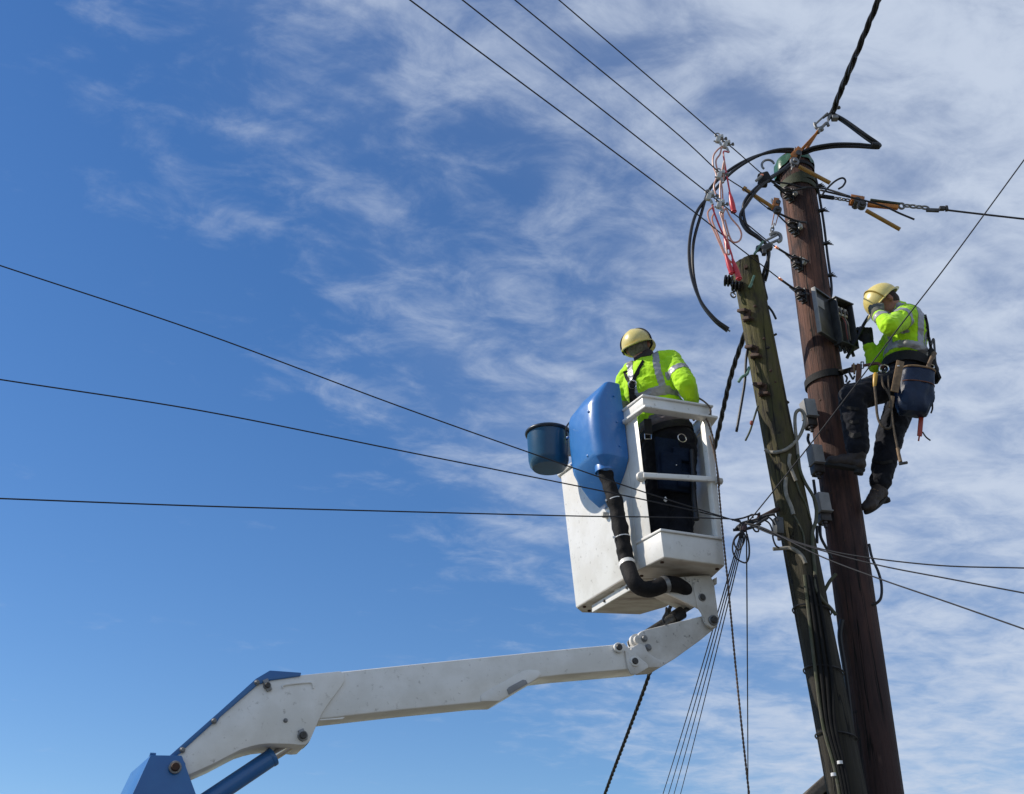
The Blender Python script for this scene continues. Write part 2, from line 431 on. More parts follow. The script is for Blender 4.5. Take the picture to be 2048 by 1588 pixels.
def wood(name, base, dark, light, moss=None, moss_amt=0.0, top=None, crack=0.9, zr=(-1.5, 3.0)):
    m = bpy.data.materials.new(name); m.use_nodes = True
    nt = m.node_tree; N, L = nt.nodes, nt.links
    b = N['Principled BSDF']; b.inputs['Roughness'].default_value = 0.78; b.inputs['Specular IOR Level'].default_value = 0.35
    tc = N.new('ShaderNodeTexCoord')
    def mapping(s):
        x = N.new('ShaderNodeMapping'); x.inputs['Scale'].default_value = s; L.new(tc.outputs['Object'], x.inputs[0]); return x.outputs[0]
    def nz(vec, sc_, det=8, ro=0.65, dist=0.0):
        x = N.new('ShaderNodeTexNoise'); x.inputs['Scale'].default_value = sc_; x.inputs['Detail'].default_value = det; x.inputs['Roughness'].default_value = ro; x.inputs['Distortion'].default_value = dist
        L.new(vec, x.inputs['Vector']); return x.outputs[0]
    def mr(v, a, bb, c, d):
        x = N.new('ShaderNodeMapRange'); x.interpolation_type = 'SMOOTHSTEP'
        for i, q in enumerate((a, bb, c, d)): x.inputs[i + 1].default_value = q
        L.new(v, x.inputs[0]); return x.outputs[0]
    def mix(f, a, bb):
        x = N.new('ShaderNodeMix'); x.data_type = 'RGBA'
        L.new(f, x.inputs['Factor'])
        for s, q in (('A', a), ('B', bb)):
            if isinstance(q, tuple): x.inputs[s].default_value = q + (1,)
            else: L.new(q, x.inputs[s])
        return x.outputs['Result']
    grain = nz(mapping((1, 1, 0.05)), 38.0, 10, 0.7)
    fine = nz(mapping((1, 1, 0.03)), 110.0, 6, 0.7)
    blot = nz(mapping((1, 1, 0.35)), 7.0, 6, 0.6)
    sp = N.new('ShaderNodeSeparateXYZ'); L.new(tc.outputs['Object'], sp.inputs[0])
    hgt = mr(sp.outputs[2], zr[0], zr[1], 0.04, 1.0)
    def mul(a_, b_):
        x = N.new('ShaderNodeMath'); x.operation = 'MULTIPLY'; L.new(a_, x.inputs[0]); L.new(b_, x.inputs[1]); return x.outputs[0]
    # weathered and bleached towards the head, tarry lower down with basket shade painted in
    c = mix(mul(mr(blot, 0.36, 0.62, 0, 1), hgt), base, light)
    c = mix(mr(grain, 0.46, 0.66, 0, 0.75), c, dark)
    if moss is not None:
        mo = nz(mapping((1, 1, 0.4)), 11.0, 10, 0.7)
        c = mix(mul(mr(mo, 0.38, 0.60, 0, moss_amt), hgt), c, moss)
    cr = mr(grain, 0.60, 0.68, 0, crack)
    c = mix(cr, c, tuple(q * 0.25 for q in dark))
    ck = nz(mapping((1, 1, 0.022)), 13.0, 4, 0.55, 0.6)
    def absd(v, c0):
        x = N.new('ShaderNodeMath'); x.operation = 'SUBTRACT'; L.new(v, x.inputs[0]); x.inputs[1].default_value = c0
        y = N.new('ShaderNodeMath'); y.operation = 'ABSOLUTE'; L.new(x.outputs[0], y.inputs[0]); return y.outputs[0]
    split = mr(absd(ck, 0.5), 0.004, 0.016, 1.0, 0.0)
    split = mul(split, mr(nz(mapping((1, 1, 0.3)), 3.0, 2, 0.5), 0.42, 0.55, 0.0, 1.0))
    c = mix(split, c, tuple(q * 0.15 for q in dark))
    kn = nz(mapping((1, 1, 0.8)), 9.0, 2, 0.5)
    c = mix(mr(kn, 0.70, 0.74, 0, 0.85), c, tuple(q * 0.3 for q in dark))
    L.new(c, b.inputs['Base Color'])
    bp = N.new('ShaderNodeBump'); bp.inputs['Strength'].default_value = 0.8; bp.inputs['Distance'].default_value = 0.012
    ad = N.new('ShaderNodeMath'); ad.operation = 'ADD'; L.new(grain, ad.inputs[0])
    mu = N.new('ShaderNodeMath'); mu.operation = 'MULTIPLY'; mu.inputs[1].default_value = 0.5; L.new(fine, mu.inputs[0]); L.new(mu.outputs[0], ad.inputs[1])
    ad2 = N.new('ShaderNodeMath'); ad2.operation = 'ADD'; L.new(ad.outputs[0], ad2.inputs[0]); L.new(split, ad2.inputs[1])
    inv = N.new('ShaderNodeMath'); inv.operation = 'MULTIPLY'; inv.inputs[1].default_value = -1.0; L.new(ad2.outputs[0], inv.inputs[0])
    L.new(inv.outputs[0], bp.inputs['Height']); L.new(bp.outputs[0], b.inputs['Normal'])
    MATS[name] = m
    return m
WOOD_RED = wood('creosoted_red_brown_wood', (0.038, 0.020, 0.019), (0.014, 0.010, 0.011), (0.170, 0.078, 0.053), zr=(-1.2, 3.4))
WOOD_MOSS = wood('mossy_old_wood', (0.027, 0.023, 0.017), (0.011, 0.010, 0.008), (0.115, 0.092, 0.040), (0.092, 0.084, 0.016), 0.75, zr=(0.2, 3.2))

# ------------------------------------------------------------------ setting
GRASS = mat('dry_verge', (0.13, 0.115, 0.085), 0.95, col2=(0.09, 0.095, 0.055), nscale=1.5, namt=0.8, bump=0.5, bscale=25)
ASPH = mat('asphalt', (0.10, 0.097, 0.09), 0.9, col2=(0.13, 0.125, 0.115), nscale=6, namt=0.7, bump=0.4, bscale=120)
CONC = mat('concrete_kerb', (0.32, 0.31, 0.29), 0.85, col2=(0.24, 0.23, 0.21), nscale=8, namt=0.7, bump=0.3, bscale=60)
g = MB().add([(-2500, -2500, 0), (2500, -2500, 0), (2500, 2500, 0), (-2500, 2500, 0)], [(0, 1, 2, 3)])
obj('ground', g, GRASS, smooth=None, kind='structure', fix=False)
g = MB().add([(-80, -1.5, 0.004), (80, -1.5, 0.004), (80, 9.0 - 2.6, 0.004), (-80, 9.0 - 2.6, 0.004)], [(0, 1, 2, 3)])
obj('road', g, ASPH, smooth=None, kind='structure', fix=False)
k = MB().box((0, 6.46, 0.055), 160, 0.12, 0.13)
obj('kerb', k, CONC, smooth=None, kind='structure', bevel=0.01)

# a thatched house far behind the poles, only the rake of its roof shows
THATCH = mat('weathered_thatch', (0.10, 0.085, 0.07), 0.95, col2=(0.06, 0.05, 0.04), nscale=14, namt=0.8, bump=0.8, bscale=40)
RENDERW = mat('cream_render', (0.55, 0.50, 0.40), 0.9, col2=(0.48, 0.43, 0.34), nscale=5, namt=0.6)
GLASS = mat('dark_window_glass', (0.02, 0.025, 0.03), 0.08)
hy = 25.0
pk = P(1694, 1518, hy)
hx = pk.x
house = empty('house', (hx, hy + 5, 0), 'far thatched house whose brown roof slope peeks out behind the pole foot', 'house')
m_ = MB().prism([(hx - 2.6, hy + 0.35, 0), (hx + 2.6, hy + 0.35, 0), (hx + 2.6, hy + 0.35, 3.6), (hx, hy + 0.35, pk.z - 0.35), (hx - 2.6, hy + 0.35, 3.6)], (0, 9, 0))
obj('wall', m_, RENDERW, house, smooth=None)
prof = []
for i in range(17):
    t = -1 + 2 * i / 16
    prof.append((hx + t * 3.1, pk.z - 0.25 * (t * t) ** 0.5 * 0 - (abs(t) ** 1.25) * 3.0))
low = [(x + (0.0), z - 0.32) for x, z in prof]
pts = [(x, hy, z) for x, z in prof] + [(x, hy, z) for x, z in reversed(low)]
obj('roof', MB().prism(pts, (0, 9.8, 0)), THATCH, house, smooth=30, bevel=0.05)
for wx in (-1.2, 1.2):
    w_ = obj('window', MB().box((hx + wx, hy + 0.33, 1.7), 0.9, 0.06, 1.1), WHITE, house, smooth=None)
    obj('pane', MB().box((hx + wx, hy + 0.29, 1.7), 0.78, 0.02, 0.98), GLASS, w_, smooth=None)
d_ = obj('door', MB().box((hx, hy + 0.32, 1.0), 0.9, 0.07, 2.0), BLUE_PAINT, house, smooth=None)

# ------------------------------------------------------------------ boom lift with its basket
HF = CAMZ + 2.68
PSI = R(20.0)
U = Vector((math.cos(PSI), math.sin(PSI), 0)); V = Vector((-math.sin(PSI), math.cos(PSI), 0))
NB = -V
ZUP = Vector((0, 0, 1))
BP0 = PZ(1418, 1155, HF - 0.02)
def B(px, py, d=0.0):
    return PPL(px, py, BP0 + V * d, V)
lift = empty('boom_lift', (B(320, 1700).x - 0.4, B(320, 1700).y + 0.1, 0), 'white and blue hydraulic boom lift carrying a white one-man basket', 'boom lift')

def plate(px, d0, d1):
    return MB().prism([B(x, y, d0) for x, y in px], V * (d1 - d0))
def bolt(px, py, d, r, h, mat_, parent, name='bolt', collar=None, cmat=None):
    c = B(px, py, d)
    o = obj(name, MB().lathe(c, -V, [(-0.01, r), (h * 0.75, r), (h, r * 0.8)], 14), mat_, parent, smooth=40)
    if collar:
        obj('washer', MB().lathe(c, -V, [(-0.012, collar), (h * 0.35, collar), (h * 0.45, collar * 0.92)], 20), cmat or mat_, o, smooth=40)
    return o

# lower blue arm, reaching down out of the picture to its turret
lowp = [(301, 1510), (364, 1511), (392, 1588), (455, 1770), (190, 1770), (265, 1588)]
lower = obj('lower_arm', plate([(308, 1511), (358, 1512), (386, 1588), (449, 1768), (198, 1768), (272, 1588)], -0.02, 0.25), BLUE_PAINT, lift, bevel=0.006)
obj('side_plate', plate(lowp, -0.045, -0.021), BLUE_PAINT, lower, bevel=0.004)
obj('side_plate', plate(lowp, 0.251, 0.275), BLUE_PAINT, lower, bevel=0.004)
nl = [B(301, 1510.5, -0.044), B(265, 1588, -0.044), B(190, 1769, -0.044)]; flr = [B(262, 1545, 0.42), B(241, 1588, 0.42), B(160, 1769, 0.42)]
mm_ = MB(); vs = nl + flr + [p + U * 0.03 for p in nl] + [p + U * 0.03 for p in flr]
mm_.add(vs, [(0, 1, 4, 3), (1, 2, 5, 4), (6, 9, 10, 7), (7, 10, 11, 8), (0, 3, 9, 6), (2, 8, 11, 5), (0, 6, 7, 1), (1, 7, 8, 2), (3, 4, 10, 9), (4, 5, 11, 10)])
obj('end_plate', mm_, BLUE_PAINT, lower, bevel=0.003)
obj('end_bracket', MB().box(B(305, 1510, 0.0), 0.03, 0.06, 0.012, U, V, ZUP), BLUE_PAINT, lower, bevel=0.003)
bolt(350, 1535, -0.046, 0.022, 0.03, RUSTY, lower, 'pivot_pin', 0.032, STEEL)
bolt(350, 1535, -0.030, 0.052, 0.012, BLUE_PAINT, lower, 'pin_boss')
base_c = Vector((lift.location.x, lift.location.y, 0))
tl = B(320, 1765, 0.115)
obj('turret', MB().lathe((tl.x, tl.y, 0), ZUP, [(0, 0.55), (0.06, 0.55), (0.08, 0.32), (tl.z - 0.12, 0.28), (tl.z + 0.02, 0.26)], 28), BLUE_PAINT, lift, smooth=40)

# white elbow plates
elb = [(681, 1342), (688, 1347), (690, 1359), (686, 1368), (660, 1403), (645, 1425), (635, 1446), (620, 1481), (612, 1489), (600, 1490), (581, 1488), (537, 1487), (518, 1489), (501, 1493), (482, 1499), (464, 1508), (428, 1527), (379, 1549), (357, 1556), (330, 1550), (330, 1530), (360, 1505), (366, 1498), (523, 1359), (545, 1356), (603, 1350)]
elbow = obj('elbow_arm', plate(elb, -0.012, 0.245), WHITE, lift, bevel=0.005)
cov = [(338, 1512), (440, 1422), (512, 1357), (540, 1340.5), (603, 1345), (601, 1352), (545, 1360), (528, 1362.5), (524, 1367), (517, 1368), (440, 1434), (433, 1446), (425, 1447), (372, 1495), (364, 1504), (352, 1512)]
cv = obj('edge_cover', plate(cov, -0.022, 0.255), BLUE_PAINT, elbow, bevel=0.004)
for x, y in ((514, 1365), (428, 1442), (365, 1500)):
    bolt(x, y, -0.023, 0.010, 0.012, STEEL, elbow, 'bolt', 0.014)
for x, y, r_ in ((534, 1372, 0.015), (605, 1472, 0.020)):
    pn = bolt(x, y, -0.013, r_, 0.03, STEEL_DK, elbow, 'pivot_pin', r_ * 1.35, STEEL)
    obj('keeper_plate', MB().beam(B(x - 4, y - 13, -0.02), B(x + 5, y + 9, -0.02), 0.03, 0.016, V), STEEL, elbow, bevel=0.002)
bolt(571, 1441, -0.013, 0.008, 0.01, STEEL, elbow, 'bolt', 0.012)
slot = [B(565 + 8 * 0, 1376, -0.016), B(570, 1370, -0.016), B(618, 1365, -0.016), B(625, 1369, -0.016), B(627, 1377, -0.016)]
obj('handle_rim', MB().tube(crom(slot, 5), 0.005, 6), WHITE, elbow)

# main boom
mb = [(664, 1345), (860, 1325), (1120, 1299), (1238, 1288), (1248, 1285), (1254, 1292), (1295, 1327), (1296, 1334), (1289, 1336), (1240, 1340), (1120, 1350), (1079, 1355), (1057, 1368), (998, 1403), (964, 1404), (800, 1420), (620, 1440), (600, 1430)]
main = obj('main_boom', plate(mb, 0.0, 0.20), WHITE_DIRTY if False else WHITE, lift, bevel=0.007, seg=3)
obj('wear_plate', plate([(962, 1402), (962, 1392), (968, 1386), (1045, 1342), (1060, 1339), (1078, 1341), (1083, 1348), (1074, 1356), (1057, 1367), (998, 1402)], -0.007, 0.003), WHITE, main, bevel=0.003)
obj('sight_slot', plate([(1014, 1379), (1018, 1374), (1046, 1359), (1052, 1360), (1056, 1367), (1018, 1389)], -0.013, -0.004), BOX_GREY, main, bevel=0.002)
obj('end_plate', plate([(1250, 1300), (1296, 1329), (1297, 1335), (1275, 1348), (1262, 1348), (1256, 1336)], -0.014, 0.0), WHITE_DIRTY, main, bevel=0.003)
obj('underside_strip', MB().prism([B(690, 1434, -0.004), B(640, 1438.5, -0.004), B(638, 1441, -0.004), B(685, 1438, -0.004)], V * 0.01), WHITE, main, bevel=0.001)
for x, y in ((1237, 1295), (1269, 1323)):
    bolt(x, y, -0.015, 0.020, 0.02, STEEL_DK, main, 'pivot_pin', 0.030, WHITE)

# jib
jp = [(1277, 1268), (1283, 1262), (1296, 1258), (1350, 1245), (1412, 1230), (1424, 1228), (1436, 1240), (1433, 1254), (1400, 1281), (1350, 1317), (1322, 1334), (1296, 1336), (1262, 1312), (1255, 1295), (1281, 1289)]
jib = obj('jib', plate(jp, 0.012, 0.185), WHITE_DIRTY, lift, bevel=0.006, seg=3)
obj('gusset', plate([(1279, 1286), (1290, 1292), (1296, 1305), (1312, 1316), (1336, 1324), (1322, 1334), (1298, 1335), (1262, 1311), (1262, 1296)], 0.002, 0.013), WHITE_DIRTY, jib, bevel=0.003)
for x, y in ((1288, 1277), (1296, 1295)):
    bolt(x, y, 0.010, 0.016, 0.016, STEEL, jib, 'bolt', 0.022)
c0 = B(1271, 1285, 0.1)
obj('hose_reel', MB().lathe(B(1271, 1284, 0.06), -V, [(0, 0.045), (0.025, 0.045), (0.027, 0.03), (0.05, 0.028), (0.052, 0.015)], 18), WHITE_DIRTY, jib)

# bracket under the basket
bp = [(1298, 1170), (1350, 1194), (1398, 1217), (1404, 1226), (1408, 1240), (1413, 1250), (1424, 1256), (1434, 1252), (1438, 1243), (1434, 1210), (1428, 1165), (1420, 1150), (1310, 1157)]
brk = obj('bracket', plate(bp, -0.018, -0.002), WHITE_DIRTY, lift, bevel=0.003)
obj('far_plate', plate(bp, 0.20, 0.215), WHITE_DIRTY, brk, bevel=0.003)
obj('doubler', plate([(1384, 1158), (1420, 1151), (1428, 1165), (1433, 1205), (1437, 1243), (1433, 1252), (1424, 1255.5), (1413, 1249), (1405, 1228), (1395, 1214), (1390, 1190)], -0.026, -0.019), WHITE_DIRTY, brk, bevel=0.002)
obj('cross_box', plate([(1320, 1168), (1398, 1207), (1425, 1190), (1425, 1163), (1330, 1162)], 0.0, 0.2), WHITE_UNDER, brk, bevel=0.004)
obj('rest_lug', plate([(1428, 1157), (1427, 1166), (1434, 1168), (1434, 1154)], 0.0, 0.05), WHITE_DIRTY, brk, bevel=0.002)
bolt(1404, 1195, -0.027, 0.019, 0.016, STEEL_DK, brk, 'bolt', 0.025, STEEL)
bolt(1426, 1241, -0.027, 0.024, 0.03, STEEL_DK, brk, 'pivot_pin', 0.033, STEEL)

# levelling cylinder between jib and basket
lc = obj('levelling_cylinder', MB().tube([B(1262, 1290, 0.13), B(1362, 1226, 0.13)], 0.033, 14), STEEL_DK, lift)
obj('cylinder_collar', MB().tube([B(1345, 1237, 0.13), B(1364, 1225, 0.13)], 0.042, 14), BLACK_RUB, lc)
obj('piston_rod', MB().tube([B(1362, 1226, 0.13), B(1398, 1203, 0.13)], 0.016, 10), STEEL_DK, lc)
obj('hydraulic_hose', MB().tube(crom([B(1330, 1248, 0.02), B(1326, 1238, 0.02), B(1332, 1226, 0.02), B(1333, 1216, 0.05)], 5), 0.008, 6), BLACK_RUB, lc)

# lifting cylinder
hc = obj('lift_cylinder', MB().tube([B(543, 1515, 0.11), B(434, 1588, 0.11), B(250, 1711, 0.11)], 0.047, 24), BLUE_PAINT, lift)
obj('cylinder_head', MB().tube([B(548, 1512, 0.11), B(540, 1517, 0.11)], 0.050, 24), BLUE_PAINT, hc, bevel=0.004)
obj('piston_rod', MB().tube([B(543, 1515, 0.11), B(596, 1481, 0.11)], 0.027, 18), CHROME, hc)
obj('rod_eye', MB().lathe(B(597, 1484, 0.15), -V, [(0, 0.043), (0.09, 0.043)], 18), STEEL_DK, hc)

# ------------------------------------------------------------------ basket
fl = {k: PZ(x, y, HF) for k, x, y in (('A', 1278, 1138), ('B', 1152, 1215), ('E', 1163, 1224), ('F', 1280, 1228), ('R', 1332, 1213), ('G', 1418, 1160), ('D', 1450, 1130), ('C', 1328, 1113))}
lean = dict(A=-0.05, B=-0.085, E=-0.075, F=-0.045, R=-0.01, G=-0.01, D=-0.005, C=-0.07)
fc = sum(fl.values(), Vector((0, 0, 0))) / 8.0
def bv(k, h, inn=0.0):
    p = fl[k] + Vector((lean[k] * h, 0.0, h))
    d = (fc - fl[k]); d.z = 0; d.normalize()
    return p + d * inn
def wall_loop(keys, h0, h1, t=0.025, tops=None):
    m = MB(); n = len(keys); vs = []
    for k in keys:
        top = tops.get(k, h1) if tops else h1
        vs += [bv(k, h0), bv(k, top), bv(k, top, t), bv(k, h0, t)]
    fs = []
    for i in range(n - 1):
        a = i * 4; b = a + 4
        fs += [(a, b, b + 1, a + 1), (a + 1, b + 1, b + 2, a + 2), (a + 2, b + 2, b + 3, a + 3), (a + 3, b + 3, b, a)]
    fs += [(0, 1, 2, 3), tuple(reversed([(n - 1) * 4 + j for j in range(4)]))]
    return m.add(vs, fs)
def lerpv(k1, k2, t, h, inn=0.0):
    return bv(k1, h, inn).lerp(bv(k2, h, inn), t)
bas = obj('basket', wall_loop(['A', 'B', 'E', 'F', 'R', 'G', 'D'], 0.0, 1.0), WHITE, lift, bevel=0.006, seg=3)
order = ['A', 'C', 'D', 'G', 'R', 'F', 'E', 'B']
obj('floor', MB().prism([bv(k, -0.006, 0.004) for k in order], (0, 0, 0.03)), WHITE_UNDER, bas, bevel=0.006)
# kick panel with its turned lip
obj('kick_panel', wall_loop(['A', 'C', 'D'], -0.001, 0.165, 0.03), WHITE, bas, bevel=0.004)
m_ = MB()
lipk = ['A', 'C', 'D']
def lip(keys, h0, h1, out, inn, first=None, last=None):
    m = MB(); vs = []
    for k in keys:
        vs += [bv(k, h0, -out), bv(k, h1, -out), bv(k, h1, inn), bv(k, h0, inn)]
    n = len(keys); fs = []
    for i in range(n - 1):
        a = i * 4; b = a + 4
        fs += [(a, b, b + 1, a + 1), (a + 1, b + 1, b + 2, a + 2), (a + 2, b + 2, b + 3, a + 3), (a + 3, b + 3, b, a)]
    fs += [(0, 1, 2, 3), tuple(reversed([(n - 1) * 4 + j for j in range(4)]))]
    return m.add(vs, fs)
obj('kick_lip', lip(lipk, 0.166, 0.182, 0.014, 0.04), WHITE, bas, bevel=0.003)
# front post on the chamfered corner
m_ = MB()
pa = [lerpv('A', 'C', t, 0.165, i) for t, i in ((0.0, 0.002), (0.62, 0.002), (0.62, 0.035), (0.0, 0.035))]
pb = [lerpv('A', 'C', t, 1.03, i) for t, i in ((0.0, 0.002), (0.66, 0.002), (0.66, 0.035), (0.0, 0.035))]
m_.add(pa + pb, [(0, 1, 2, 3), (7, 6, 5, 4), (0, 4, 5, 1), (1, 5, 6, 2), (2, 6, 7, 3), (3, 7, 4, 0)])
obj('post', m_, WHITE, bas, bevel=0.004)
m_ = MB()
pa = [lerpv('D', 'C', t, 0.165, i) for t, i in ((0.0, 0.004), (0.07, 0.004), (0.07, 0.045), (0.0, 0.045))]
pb = [lerpv('D', 'C', t, 1.03, i) for t, i in ((0.0, 0.004), (0.10, 0.004), (0.10, 0.045), (0.0, 0.045))]
m_.add(pa + pb, [(0, 1, 2, 3), (7, 6, 5, 4), (0, 4, 5, 1), (1, 5, 6, 2), (2, 6, 7, 3), (3, 7, 4, 0)])
obj('post', m_, WHITE, bas, bevel=0.004)
# top rim: deep band over a wide turned flange
rim = obj('rim', lip(['A', 'C', 'D', 'G'], 1.035, 1.115, 0.012, 0.022), WHITE, bas, bevel=0.005)
obj('rim_flange', lip(['A', 'C', 'D', 'G'], 1.017, 1.035, 0.058, 0.022), WHITE, bas, bevel=0.005)
obj('rim_top_lip', lip(['A', 'C', 'D', 'G'], 1.115, 1.128, 0.030, 0.026), WHITE, bas, bevel=0.004)
obj('rim', lip(['A', 'B', 'E', 'F', 'R', 'G'], 1.0, 1.03, 0.03, 0.03), WHITE, bas, bevel=0.005)
# guard bar across the entry
ga = lerpv('A', 'C', 0.60, 0.585, -0.012); gb = bv('D', 0.585, -0.006)
gbar = obj('guard_bar', MB().beam(ga, gb, 0.03, 0.036), WHITE, bas, bevel=0.006)
obj('bar_boss', MB().lathe(lerpv('A', 'C', 0.52, 0.585, 0.0), lerpv('A', 'C', 0.5, 0.585) - fc - ZUP * 0.585, [(0, 0.034), (0.02, 0.034), (0.03, 0.022)], 16), WHITE_DIRTY, gbar)
obj('bar_boss', MB().lathe(bv('D', 0.575, -0.012), U, [(-0.02, 0.022), (0.022, 0.022), (0.026, 0.016)], 14), WHITE_DIRTY, gbar)
# rail bolted under the left wall
av = (fl['B'] - fl['A']); av.z = 0; AL = av.length; av.normalize()
ov = Vector((-av.y, av.x, 0))
if ov.x > 0: ov = -ov
m_ = MB().box(fl['A'] + av * (AL * 0.50) - ov * 0.05 - ZUP * 0.045, AL * 0.66, 0.012, 0.05, av, ov, ZUP)
mr_ = obj('mounting_rail', m_, WHITE, bas, bevel=0.002)
for s_ in (0.24, 0.42):
    obj('rail_pad', MB().box(fl['A'] + av * (AL * (s_ + 0.02)) - ov * 0.055 - ZUP * 0.015, 0.07, 0.01, 0.03, av, ov, ZUP), WHITE, mr_, bevel=0.002)
for s_ in (0.27, 0.62):
    obj('bolt', MB().lathe(fl['A'] + av * (AL * s_) - ov * 0.045 - ZUP * 0.045, ov, [(0, 0.01), (0.012, 0.009)], 10), STEEL_DK, mr_)
for i in range(4):
    t = 0.25 + 0.17 * i
    q = fl['A'].lerp(fl['B'], t); q2 = fl['D'].lerp(fl['R'], t)
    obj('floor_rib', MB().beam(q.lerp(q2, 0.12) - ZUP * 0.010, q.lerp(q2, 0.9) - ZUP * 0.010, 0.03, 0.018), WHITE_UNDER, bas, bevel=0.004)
# bolts on the underside and the panels
for k, t, hh in (('A', 0.25, 0), ('C', 0.12, 0), ('D', 0.1, 0), ('G', 0.1, 0), ('B', 0.12, 0), ('E', 0.12, 0)):
    q = fl[k].lerp(fc, t)
    obj('bolt', MB().lathe(q - ZUP * 0.004, -ZUP, [(0, 0.012), (0.01, 0.012), (0.012, 0.008)], 10), RUSTY, bas)

# blue moulded cover over the controls, hung on the left wall
def cq(s, t, h):
    return fl['A'] + av * s + ov * t + Vector((-0.06 * h, 0, h))
def sect(h, s0, s1, T, rr):
    pts = [cq(s0, -0.004, h)]
    cs = max(0.001, min(rr, (s1 - s0) * 0.49, T * 0.95))
    for i in range(6):
        a = (math.pi / 2) * i / 5
        pts.append(cq(s0 + cs - cs * math.cos(a), T - cs + cs * math.sin(a), h))
    for i in range(6):
        a = (math.pi / 2) * i / 5
        pts.append(cq(s1 - cs + cs * math.sin(a), T - cs + cs * math.cos(a), h))
    pts.append(cq(s1, -0.004, h))
    return pts
levels = [(1.345, 0.00, 0.27, 0.060, 0.015), (1.338, -0.015, 0.30, 0.085, 0.02), (1.325, -0.022, 0.315, 0.105, 0.025), (1.19, -0.028, 0.385, 0.205, 0.080), (1.15, -0.030, 0.395, 0.222, 0.095), (0.98, -0.032, 0.405, 0.230, 0.105), (0.80, -0.030, 0.402, 0.224, 0.100), (0.765, -0.028, 0.398, 0.215, 0.085), (0.70, 0.02, 0.385, 0.165, 0.03), (0.60, 0.13, 0.36, 0.105, 0.02), (0.53, 0.23, 0.32, 0.055, 0.015)]
vs = []; fs = []; nn = 14
for lv in levels: vs += sect(*lv)
for i in range(len(levels) - 1):
    for k in range(nn - 1):
        fs.append((i * nn + k, i * nn + k + 1, (i + 1) * nn + k + 1, (i + 1) * nn + k))
    fs.append((i * nn + nn - 1, i * nn, (i + 1) * nn, (i + 1) * nn + nn - 1))
fs.append(tuple(range(nn))); fs.append(tuple(reversed(range((len(levels) - 1) * nn, len(levels) * nn))))
ccov = obj('control_cover', MB().add(vs, fs), BLUE_SHELL, bas, bevel=0.006, seg=2, smooth=32)
# side cheek that reaches from the cover to the post
cheek = [(0.02, 1.30), (-0.02, 1.10), (-0.02, 0.78), (0.03, 0.72)]
m_ = MB().lathe(cq(0.085, 0.12, 0.735), cq(0.085, 0.12, 0.70) - cq(0.085, 0.12, 0.735), [(-0.06, 0.03), (-0.03, 0.055), (0.0, 0.066), (0.05, 0.068)], 20, cap=False)
obj('hose_spout', m_, BLUE_SHELL, ccov, smooth=50)
obj('cover_strap', MB().tube(crom([cq(0.375, 0.12, 1.24), cq(0.40, 0.195, 1.16), cq(0.405, 0.205, 1.05)], 6), 0.006, 6), WEB_BLK, ccov)

for s_, t_, h_ in ((0.03, 0.228, 1.10), (0.35, 0.222, 1.05), (0.34, 0.215, 0.84), (0.10, 0.226, 0.80)):
    obj('cover_screw', MB().lathe(cq(s_ + 0.02, t_ - 0.012, h_), ov, [(0, 0.009), (0.012, 0.009), (0.015, 0.005)], 10), BLUE_SHELL, ccov)
for h_ in (1.22, 1.02, 0.84):
    obj('cover_screw', MB().lathe(cq(-0.026, 0.06, h_), -av, [(0, 0.008), (0.010, 0.008), (0.013, 0.005)], 10), BLUE_SHELL, ccov)
# black sleeved hose bundle running from the cover down under the floor
hp = [cq(0.085, 0.12, 0.74), cq(0.08, 0.112, 0.62), cq(0.045, 0.092, 0.45), cq(0.04, 0.082, 0.30), cq(0.03, 0.075, 0.16), cq(0.025, 0.07, 0.04)]
hp += [P(1266, 1160, 7.10), P(1284, 1177, 7.10), P(1308, 1177, 7.12), P(1332, 1168, 7.14), P(1354, 1170, 7.18), P(1370, 1181, 7.25), P(1376, 1187, 7.36)]
hpts = crom(hp, 8)
rad = []
for i, p in enumerate(hpts):
    rad.append(0.047 + (0.0025 * math.sin(i * 0.55) + 0.002 * math.sin(i * 1.3 + 1) + 0.003 if i < 40 else 0.004))
hm_ = MB().tube(hpts, rad, 22)
for k_, v_ in enumerate(hm_.v):
    ci = min(k_ // 22, len(hpts) - 1); dr = v_ - hpts[ci]
    if dr.length > 1e-6:
        nzv = mnoise.fractal(v_ * 17.0, 1.0, 2.0, 3)
        hm_.v[k_] = v_ + dr.normalized() * ((0.006 if ci < 42 else 0.003) * nzv - (0.004 if ci < 14 else 0.0))
hose = obj('hose_bundle', hm_, HOSE_MAT, lift, smooth=0)
def around(pts, i, r, t=0.006, mat_=TIE, w=0.01, name='cable_tie', parent=None):
    d = (pts[min(i + 1, len(pts) - 1)] - pts[max(i - 1, 0)]).normalized()
    c = pts[i]
    return obj(name, MB().lathe(c - d * w / 2, d, [(0, r), (0, r + t), (w, r + t), (w, r)], 18), mat_, parent, smooth=40)
for i in (15, 29):
    o_ = around(hpts, i, rad[i] - 0.004, 0.005, TIE, 0.006, 'cable_tie', hose)
    dd = (hpts[i + 1] - hpts[i - 1]).normalized()
    obj('tie_end', MB().box(hpts[i] + Vector((-0.055, -0.02, -0.005)), 0.016, 0.01, 0.012), TIE, o_)
around(hpts, 41, rad[41] - 0.002, 0.005, WHITE, 0.030, 'hose_clamp', hose)
around(hpts, 71, rad[71] - 0.002, 0.005, STEEL, 0.030, 'hose_clamp', hose)
# lanyard point and small lugs under the cover
for s_, h_ in ((0.43, 0.60), (0.30, 0.36)):
    obj('lug', MB().lathe(cq(s_, 0.0, h_ + 0.12), ov, [(0, 0.022), (0.035, 0.022), (0.045, 0.016)], 14), WHITE_DIRTY, bas)

